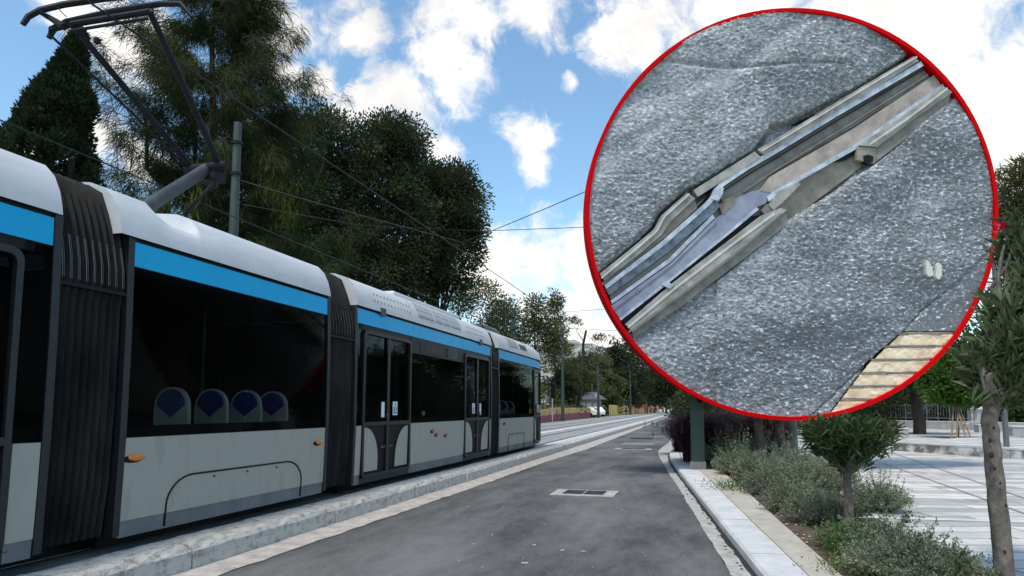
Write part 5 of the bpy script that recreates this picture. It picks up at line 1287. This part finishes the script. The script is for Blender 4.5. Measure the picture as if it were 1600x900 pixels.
for (px, py), h, r, n_, lb in (((1090, 722), 1.35, 1.15, 2100, 'purple fountain grass clump arching over the kerb left of the green post'), ((1068, 706), 1.1, 1.0, 1500, 'farthest purple grass clump, left of the green post behind the first'),
                               ((1130, 715), 1.35, .75, 1500, 'purple grass clump directly right of the green post'), ((1165, 712), 1.4, .8, 1600, 'purple grass clump between the green post and the second slim trunk'),
                               ((1200, 714), 1.35, .8, 1500, 'purple grass clump between the two slim trunks'), ((1225, 706), 1.2, .8, 1200, 'purple grass clump nearest the grey plaza pole')):
    p = at(px, py, Z=.10); fountain((p.x, p.y, .10), h, r, n_, lb)
# litter and pebbles on the bed edge
lt = MB()
for i in range(90):
    p = at(1130 + rng.random() * 260, 0, Y=6) ; yy = 6.3 + rng.random() * 9; xx = np.interp(yy, [q[0] for q in SR], [q[1] for q in SR]) + abs(rng.normal()) * .12 + .02
    s_ = .006 + .012 * rng.random(); lt.sphere((xx, yy, .112), (s_, s_, s_ * .6), 6, 4)
tag(lt.build('bed_pebbles', M['beige']), 'small stones and crumbs along the soil edge', 'pebbles', kind='stuff')
lt = MB()
for i in range(60):
    yy = 5.5 + rng.random() * 14; xx = np.interp(yy, [q[0] for q in KL], [q[1] for q in KL]) - .01 - abs(rng.normal()) * .05
    s_ = .004 + .010 * rng.random(); lt.sphere((xx, yy, .012), (s_ * 1.4, s_, s_ * .6), 6, 4)
tag(lt.build('kerb_litter', M['soil']), 'dry leaf crumbs gathered along the gutter joint', 'litter', kind='stuff')

# ------------------------------------------------------------ plaza furniture
def slabwall(name, pts, z0, z1, th, label, cap=.05, group=None, cat='low wall', m='concrete'):
    t = thing(name, (*pts[0], z0), label, cat, group)
    A = [Vector((*p, 0)) for p in pts]; w = MB(); c = MB()
    for a, b in zip(A[:-1], A[1:]):
        d = (b - a).normalized(); n_ = Vector((-d.y, d.x, 0)) * th / 2
        for q, (lo, hi, g_) in ((w, (z0, z1 - cap, 1)), (c, (z1 - cap + .001, z1, 1.06))):
            v = []
            for z in (lo, hi): v += [(a - n_ * g_)[:2] + (z,), (b - n_ * g_)[:2] + (z,), (b + n_ * g_)[:2] + (z,), (a + n_ * g_)[:2] + (z,)]
            q.add(v, [(3, 2, 1, 0), (4, 5, 6, 7), (0, 1, 5, 4), (1, 2, 6, 5), (2, 3, 7, 6), (3, 0, 4, 7)])
    w.build('body', M[m], t); c.build('coping', M['marble'], t); return t
def tup(v): return (v.x, v.y)
M['stained'] = mat('stained', (.16, .15, .13), .9, col2=(.62, .62, .60), scale=1.8, thr=(.42, .56), detail=7)
q0 = at(1402, 704, Z=.112); q1 = at(1475, 709, Z=.112); q2 = at(1560, 715, Z=.112); q3 = at(1720, 727, Z=.112)
slabwall('terrace_wall', [tup(q0), tup(q1), tup(q2), tup(q3)], .112, .40, .30, 'long low stained terrace wall with a white marble coping, crossing behind the leaning trunk', m='stained')
tf = MB(); e0 = at(1420, 690, Z=.39); e1 = at(1700, 690, Z=.39); tf.add([(q0.x, q0.y, .395), (q1.x, q1.y, .395), (q2.x, q2.y, .395), (q3.x, q3.y, .395), (q3.x + 8, q3.y + 14, .395), (q0.x + 2.9, q0.y + 3.5, .395)], [(0, 1, 2, 3, 4, 5)]); struct(tf.build('terrace_floor', M['plaza']))
def block(px0, px1, py, h, label, d=.7, Z=.112, grp='marble bench blocks'):
    a = at(px0, py, Z=Z); b = at(px1, py, Z=Z); b.y = a.y + (b.x - a.x) * .05
    t = thing('bench_block', tuple(a), label, 'bench', grp); 
    k = MB(); k.b2((a.x, a.y, Z), (b.x, a.y + d, Z + h - .06)); k.build('body', M['concrete'], t)
    k = MB(); k.b2((a.x - .03, a.y - .03, Z + h - .059), (b.x + .03, a.y + d + .03, Z + h)); k.build('seat_slab', M['marble'], t, bevel=.01)
block(1352, 1415, 684, .45, 'pale marble bench block left of the thick dark trunk'); block(1583, 1640, 682, .42, 'pale bench block at the right edge of the photo', Z=.3)
block(1508, 1530, 672, .40, 'small pale block beside the white-topped pedestal'); block(1530, 1552, 676, .45, 'small darker block under the white-topped pedestal')
w0 = at(1385, 668, Z=.112); w1 = at(1650, 676, Z=.112)
slabwall('planter_wall', [tup(w0), tup(w1)], .112, .62, .4, 'long pale retaining wall at the back of the plaza below the railing')
# white-topped pedestal
pd = at(1527, 664, Z=.3); t = thing('stone_pedestal', (pd.x, pd.y, .112), 'small stone pedestal with a pale domed cap on the back wall', 'pedestal')
k = MB(); k.box((pd.x, pd.y, .75), (.9, .8, 1.2)); k.build('shaft', M['concrete'], t, bevel=.03)
k = MB(); k.box((pd.x, pd.y, 1.43), (1.25, 1.1, .12)); k.sphere((pd.x, pd.y, 1.48), (.55, .5, .32), 12, 6); k.build('cap', M['marble'], t, smooth=True)
k = MB(); [k.box((pd.x + s_ * .2, pd.y - .41, .95), (.14, .02, .4)) for s_ in (-1, 1)]; k.build('niche', M['slab_dark'], t)
# railing
r0 = at(1378, 657, Z=.62); r1 = at(1520, 660, Z=.62)
t = thing('metal_railing', (r0.x, r0.y, .62), 'thin grey metal railing on the back wall of the plaza', 'railing')
rr = MB(); ps_ = MB(); n_ = 8
r0 = Vector((w0.x, w0.y, .62)); r1 = Vector((w1.x, w1.y, .62)); r1 = r0.lerp(r1, .58)
for h_ in (.18, 1.0): rr.tube([r0 + Vector((0, 0, h_)), r1 + Vector((0, 0, h_))], .03, 6)
rr.build('rail', M['grey_post'], t)
for i in range(n_ + 1):
    p = r0.lerp(r1, i / n_); k = MB(); k.tube([p, p + Vector((0, 0, 1.12))], .035, 6)
    k.build('post', M['grey_post'], t)
    if i < n_:
        for j in range(1, 4):
            q = r0.lerp(r1, (i + j / 4) / n_); ps_.tube([q + Vector((0, 0, .18)), q + Vector((0, 0, 1.0))], .013, 4)
ps_.build('bars', M['grey_post'], t)

# ------------------------------------------------------------ mesh barriers beyond the tracks
def barrier(a, b, h, m_lo, m_hi, label, stripes=True, seg=None, name='mesh_barrier'):
    a = Vector(a); b = Vector(b); L = (b - a).length; n_ = seg or int(L / 2); t = thing(name, tuple(a), label, 'barrier', 'construction mesh barriers')
    d = (b - a).normalized(); nn = Vector((-d.y, d.x, 0)); sg = n_ * 4
    def cloth(nm, z0, z1, m, o_, wav=0):
        k = MB(); rws = []
        for i in range(sg + 1):
            f = i / sg; p = a.lerp(b, f); w = .04 * math.sin(i * 1.9) + .02 * rng.normal(); dz = wav * (abs(math.sin(PI * i / 4)) * -.08 + .02 * rng.normal())
            q = p + nn * (w + o_); lo = z0 * h; hi = z1 * h
            rws.append([(q.x, q.y, a.z + lo + dz * z0), (q.x, q.y, a.z + hi + dz), (q.x - nn.x * .02, q.y - nn.y * .02, a.z + hi + dz), (q.x - nn.x * .02, q.y - nn.y * .02, a.z + lo + dz * z0)])
        k.rows(rws, True); return k.build(nm, m, t, smooth=True)
    cloth('lower_cloth', 0, .5 if m_hi else 1, M[m_lo], 0, 0 if m_hi else 1)
    if m_hi: cloth('upper_cloth', .5, 1, M[m_hi], 0, 1)
    if stripes:
        for z in (.62, .76, .90): cloth('stripe', z, z + .065, M['fence_yellow'], .028 * (-1 if nn.x < 0 else 1), 1)
    for i in range(0, n_ + 1, max(1, n_ // 20)):
        p = a.lerp(b, i / n_); k = MB(); k.tube([p, p + Vector((0, 0, h * 1.03))], .035, 5); k.build('stake', M['wood_stake'], t)
barrier((-12.75, 40, .165), (-13.25, 62, .165), 1.22, 'fence_pink', 'fence_peach', 'plum and peach striped mesh barrier emerging from behind the tram nose')
barrier((-13.25, 62.2, .165), (-15.4, 114, .165), 1.35, 'fence_pink', 'fence_peach', 'plum and peach striped mesh barrier running on to the post')
barrier((-15.5, 116, .165), (-17.4, 134, .165), 1.8, 'fence_yellow', None, 'yellow mesh panel turned across, first beyond the plum barrier', False)
barrier((-15.2, 122, .165), (-14.4, 150, .165), 1.9, 'fence_yellow', None, 'yellow mesh barrier just left of the walker with the black backpack', False)
barrier((-14.4, 152, .165), (-14.2, 200, .165), 2.3, 'fence_orange', None, 'orange mesh barrier behind the group of walkers', False)
barrier((-14.6, 205, .165), (-16.0, 300, .165), 2.9, 'fence_orange', None, 'farthest orange mesh barrier near the cream apartment block', False)

# ------------------------------------------------------------ people, vehicles, sign, kiosk far down the street
def person(x, y, z0, label, top, legs, bag=None, h=1.72, step=.12, rz=0, hair='cloth_black'):
    t = thing('person', (x, y, z0), label, 'person', 'people walking by the mesh barriers'); s_ = h / 1.72
    def P3(a, b, c): return (a * math.cos(rz) - b * math.sin(rz), a * math.sin(rz) + b * math.cos(rz), c)
    V = [(0, 0, .95), (0, 0, 1.15), (0, .01, 1.38), (0, .01, 1.50), (0, .01, 1.58), (0, .02, 1.66), (-.17, 0, 1.42), (-.22, .03, 1.15), (-.22, -.06, .90), (-.22, -.10, .80), (.17, 0, 1.42), (.22, -.03, 1.15), (.22, .08, .90), (.22, .12, .80),
         (-.09, 0, .90), (-.10, step, .50), (-.10, step * .6, .08), (-.10, step * .6 + .14, .03), (.09, 0, .90), (.10, -step * .3, .50), (.10, -step * 1.6, .10), (.10, -step * 1.4 + .12, .03)]
    Ed = [(0, 1), (1, 2), (2, 3), (3, 4), (4, 5), (2, 6), (6, 7), (7, 8), (8, 9), (2, 10), (10, 11), (11, 12), (12, 13), (0, 14), (14, 15), (15, 16), (16, 17), (0, 18), (18, 19), (19, 20), (20, 21)]
    Rd = [.14, .13, .15, .055, .09, .075, .055, .042, .034, .030, .055, .042, .034, .030, .085, .062, .045, .035, .085, .062, .045, .035]
    def skinmesh(nm, keep, m, grow, par):
        mp_ = {k: i for i, k in enumerate(keep)}; me = bpy.data.meshes.new(nm)
        me.from_pydata([P3(*V[k]) for k in keep], [(mp_[a], mp_[b]) for a, b in Ed if a in mp_ and b in mp_], []); me.materials.append(m)
        o = bpy.data.objects.new(nm, me); C.objects.link(o); sk = o.modifiers.new('skin', 'SKIN'); sk.use_smooth_shade = True
        for i, k in enumerate(keep): 
            me.skin_vertices[0].data[i].radius = (Rd[k] * grow, Rd[k] * grow * .8); me.skin_vertices[0].data[i].use_root = (i == 0)
        sb = o.modifiers.new('sub', 'SUBSURF'); sb.levels = 1; sb.render_levels = 1
        o.parent = par; o.scale = (s_, s_, s_); return o
    skinmesh('body', list(range(22)), M['skin'], 1, t)
    skinmesh('top', [0, 1, 2, 6, 7, 8, 10, 11, 12], M[top], 1.14, t)
    skinmesh('trousers', [0, 14, 15, 16, 18, 19, 20], M[legs], 1.16, t)
    k = MB(); k.sphere((0, .0, 1.655 * s_), (.085, .095, .085), 10, 7); o = k.build('hair', M[hair], None, smooth=True); o.parent = t
    if bag: 
        k = MB(); c = P3(0, -.2, 1.28 * s_); k.box(c, (.30, .18, .42), rz); o = k.build('backpack', M[bag], None, bevel=.05); o.parent = t
def pat(px, Y): return at(px, 640, Y=Y).x
person(pat(978.5, 118), 118, .165, 'walker with a black backpack and pale top seen from behind at the yellow barrier', 'cloth_white', 'cloth_black', 'cloth_black', 1.8)
person(pat(1017, 160), 160, .165, 'walker in dark clothes at the left of the far group', 'cloth_black', 'cloth_black', None, 1.85)
person(pat(1021, 162), 162, .165, 'walker in a red top in the middle of the far group', 'cloth_red', 'cloth_black', None, 1.75)
person(pat(1025, 158), 158, .165, 'walker in black leaning over a load at the right of the far group', 'cloth_black', 'cloth_blue', 'cloth_black', 1.7)
person(pat(1008, 165), 165, .165, 'walker in a red shirt before the orange barrier, left of the far group', 'cloth_red', 'cloth_blue', None, 1.75)
person(pat(1036, 190), 190, .165, 'lone far figure in dark clothes standing on the tram tracks', 'cloth_blue', 'cloth_black', None, 1.85)
def small_car(px, Y, label, rz=0, m='car_white'):
    x = at(px, 630, Y=Y).x; z0 = .14; t = thing('parked_car', (x, Y, z0), label, 'car', 'white vehicles parked behind the hedge')
    def tr(p): return (x + p[0] * math.cos(rz) - p[1] * math.sin(rz), Y + p[0] * math.sin(rz) + p[1] * math.cos(rz), z0 + p[2])
    prof = [(-2.1, .35), (-2.12, .75), (-1.95, 1.0), (-1.5, 1.05), (-1.05, 1.48), (.45, 1.50), (1.1, 1.06), (1.9, .92), (2.1, .7), (2.1, .35)]
    mb = MB(); mb.rows([[tr((s_ * (.86 - (.14 if z > 1.1 else 0)), y_, z)) for y_, z in prof] for s_ in (-1, -.5, .5, 1)]); 
    for s_ in (-1, 1): mb.add([tr((s_ * (.86 - (.14 if z > 1.1 else 0)), y_, z)) for y_, z in prof], [tuple(range(10))])
    mb.build('body', M[m], t)
    g = MB()
    for s_ in (-1, 1): g.add([tr((s_ * .875, -1.35, 1.08)), tr((s_ * .875, .95, 1.08)), tr((s_ * .76, .42, 1.42)), tr((s_ * .76, -1.0, 1.42))], [(0, 1, 2, 3)])
    g.build('side_window', M['winglass'], t)
    for sx in (-1, 1):
        for yy in (-1.3, 1.3):
            w = MB(); w.tube([tr((sx * .70, yy, .32)), tr((sx * .88, yy, .32))], .32, 14); w.build('wheel', M['tyre'], t)
small_car(912, 98, 'white car behind the hedge under the kiosk roof', 1.4); small_car(930, 108, 'second white car farther right, next to the round sign post', .5)
# raised ground so the parked vehicles read above the hedge as in the park
t = thing('round_sign', (at(933, 630, Y=97).x, 97, .14), 'round street sign seen from behind on a thin pole above the hedge', 'road sign'); sx_ = at(933, 617, Y=97)
MB().tube([(sx_.x, 97, .14), (sx_.x, 97, sx_.z)], .04, 8).build('pole', M['grey_post'], t)
k = MB(); k.prism([(sx_.x + .30 * math.cos(q), sx_.z + .30 * math.sin(q)) for q in np.linspace(0, 2 * PI, 25)[:-1]], 'y', 96.93, 96.96); k.build('disc', M['concrete'], t)
t = thing('street_pole', (at(863, 600, Y=60).x, 60, .14), 'thin light pole beside the tram\'s wing mirror', 'pole'); p = at(863, 607, Y=60); MB().tube([(p.x, 60, .14), (p.x, 60, p.z)], .05, 8).build('shaft', M['concrete'], t); MB().box((p.x, 60, p.z + .04), (.35, .1, .08)).build('head', M['concrete'], t)
t = thing('street_pole', (at(925, 600, Y=100).x, 100, .14), 'thin pole in front of the kiosk', 'pole'); p = at(925, 600, Y=100); MB().tube([(p.x, 100, .14), (p.x, 100, p.z)], .05, 8).build('shaft', M['grey_post'], t); MB().box((p.x, 100, p.z), (.25, .1, .08)).build('head', M['grey_post'], t)
ks = at(918, 620, Y=112); t = thing('park_kiosk', (ks.x, 112, .14), 'low park kiosk with a dark pitched roof behind the white vehicles', 'kiosk')
k = MB(); k.box((ks.x, 112, 1.5), (4.2, 3, 2.7)); k.build('wall', M['slab_dark'], t)
k = MB(); k.add([(ks.x - 3, 110, 2.85), (ks.x + 3, 110, 2.85), (ks.x + 3, 114, 2.85), (ks.x - 3, 114, 2.85), (ks.x - 1.4, 112, 4.1), (ks.x + 1.4, 112, 4.1)], [(3, 2, 1, 0), (0, 1, 5, 4), (2, 3, 4, 5), (1, 2, 5), (3, 0, 4)]); k.build('roof', M['roof_grey'], t)
k = MB()
for i in range(4): k.box((ks.x - 1.5 + i, 110.49, 1.6), (.7, .02, 1.4))
k.build('shutter', M['concrete'], t)
# cream apartment block down the street
def building(x0, x1, y, h, floors, label, wm='cream', d=12):
    t = thing('apartment_block', ((x0 + x1) / 2, y, 0), label, 'building', None)
    k = MB(); k.b2((x0, y, 0), (x1, y + d, h)); k.build('wall', M[wm], t)
    k = MB(); k.b2((x0 - .4, y - .4, h), (x1 + .4, y + d + .4, h + .5)); k.build('roof', M['concrete'], t)
    nw = max(2, int((x1 - x0) / 3)); fh = h / floors
    for f in range(floors):
        k = MB(); k.b2((x0 + .3, y - 1.1, fh * f + .15), (x1 - .3, y - .01, fh * f + .35)); 
        if f: k.build('balcony', M['cream'], t)
        for i in range(nw):
            cx = x0 + (i + .5) * (x1 - x0) / nw; wi = MB(); wi.box((cx, y - .02, fh * (f + .55)), (1.5, .08, fh * .55)); wi.build('window', M['winglass'], t)
building(-18.5, -8, 330, 16.5, 5, 'cream apartment block with balconies at the far end of the street'); 
building(-4, 6, 300, 13, 4, 'pale building right of the far street end, mostly hidden by the dark shrub', 'concrete')
sc2 = at(1060, 634, Y=250); small_car(1058, 240, 'tiny white car at the far end of the street', .1)
# pale rocky hill
hb = MB(); rws = []
for i in range(29):
    rw = []
    for j in range(41):
        x = -330 + j * 11; y = 560 + i * 9; u = (x + 130) / 150; v = (y - 690) / 110
        z = 72 * math.exp(-u * u * 1.3 - v * v * 1.6) + 2 * rng.normal() * math.exp(-u * u - v * v) - 2
        rw.append((x, y, z))
    rws.append(rw)
hb.rows(rws); struct(hb.build('hill', M['hillrock'], smooth=True))

# ------------------------------------------------------------ tidy helper properties
for o in bpy.data.objects:
    for k in ('_o', '_x'):
        if k in o: del o[k]
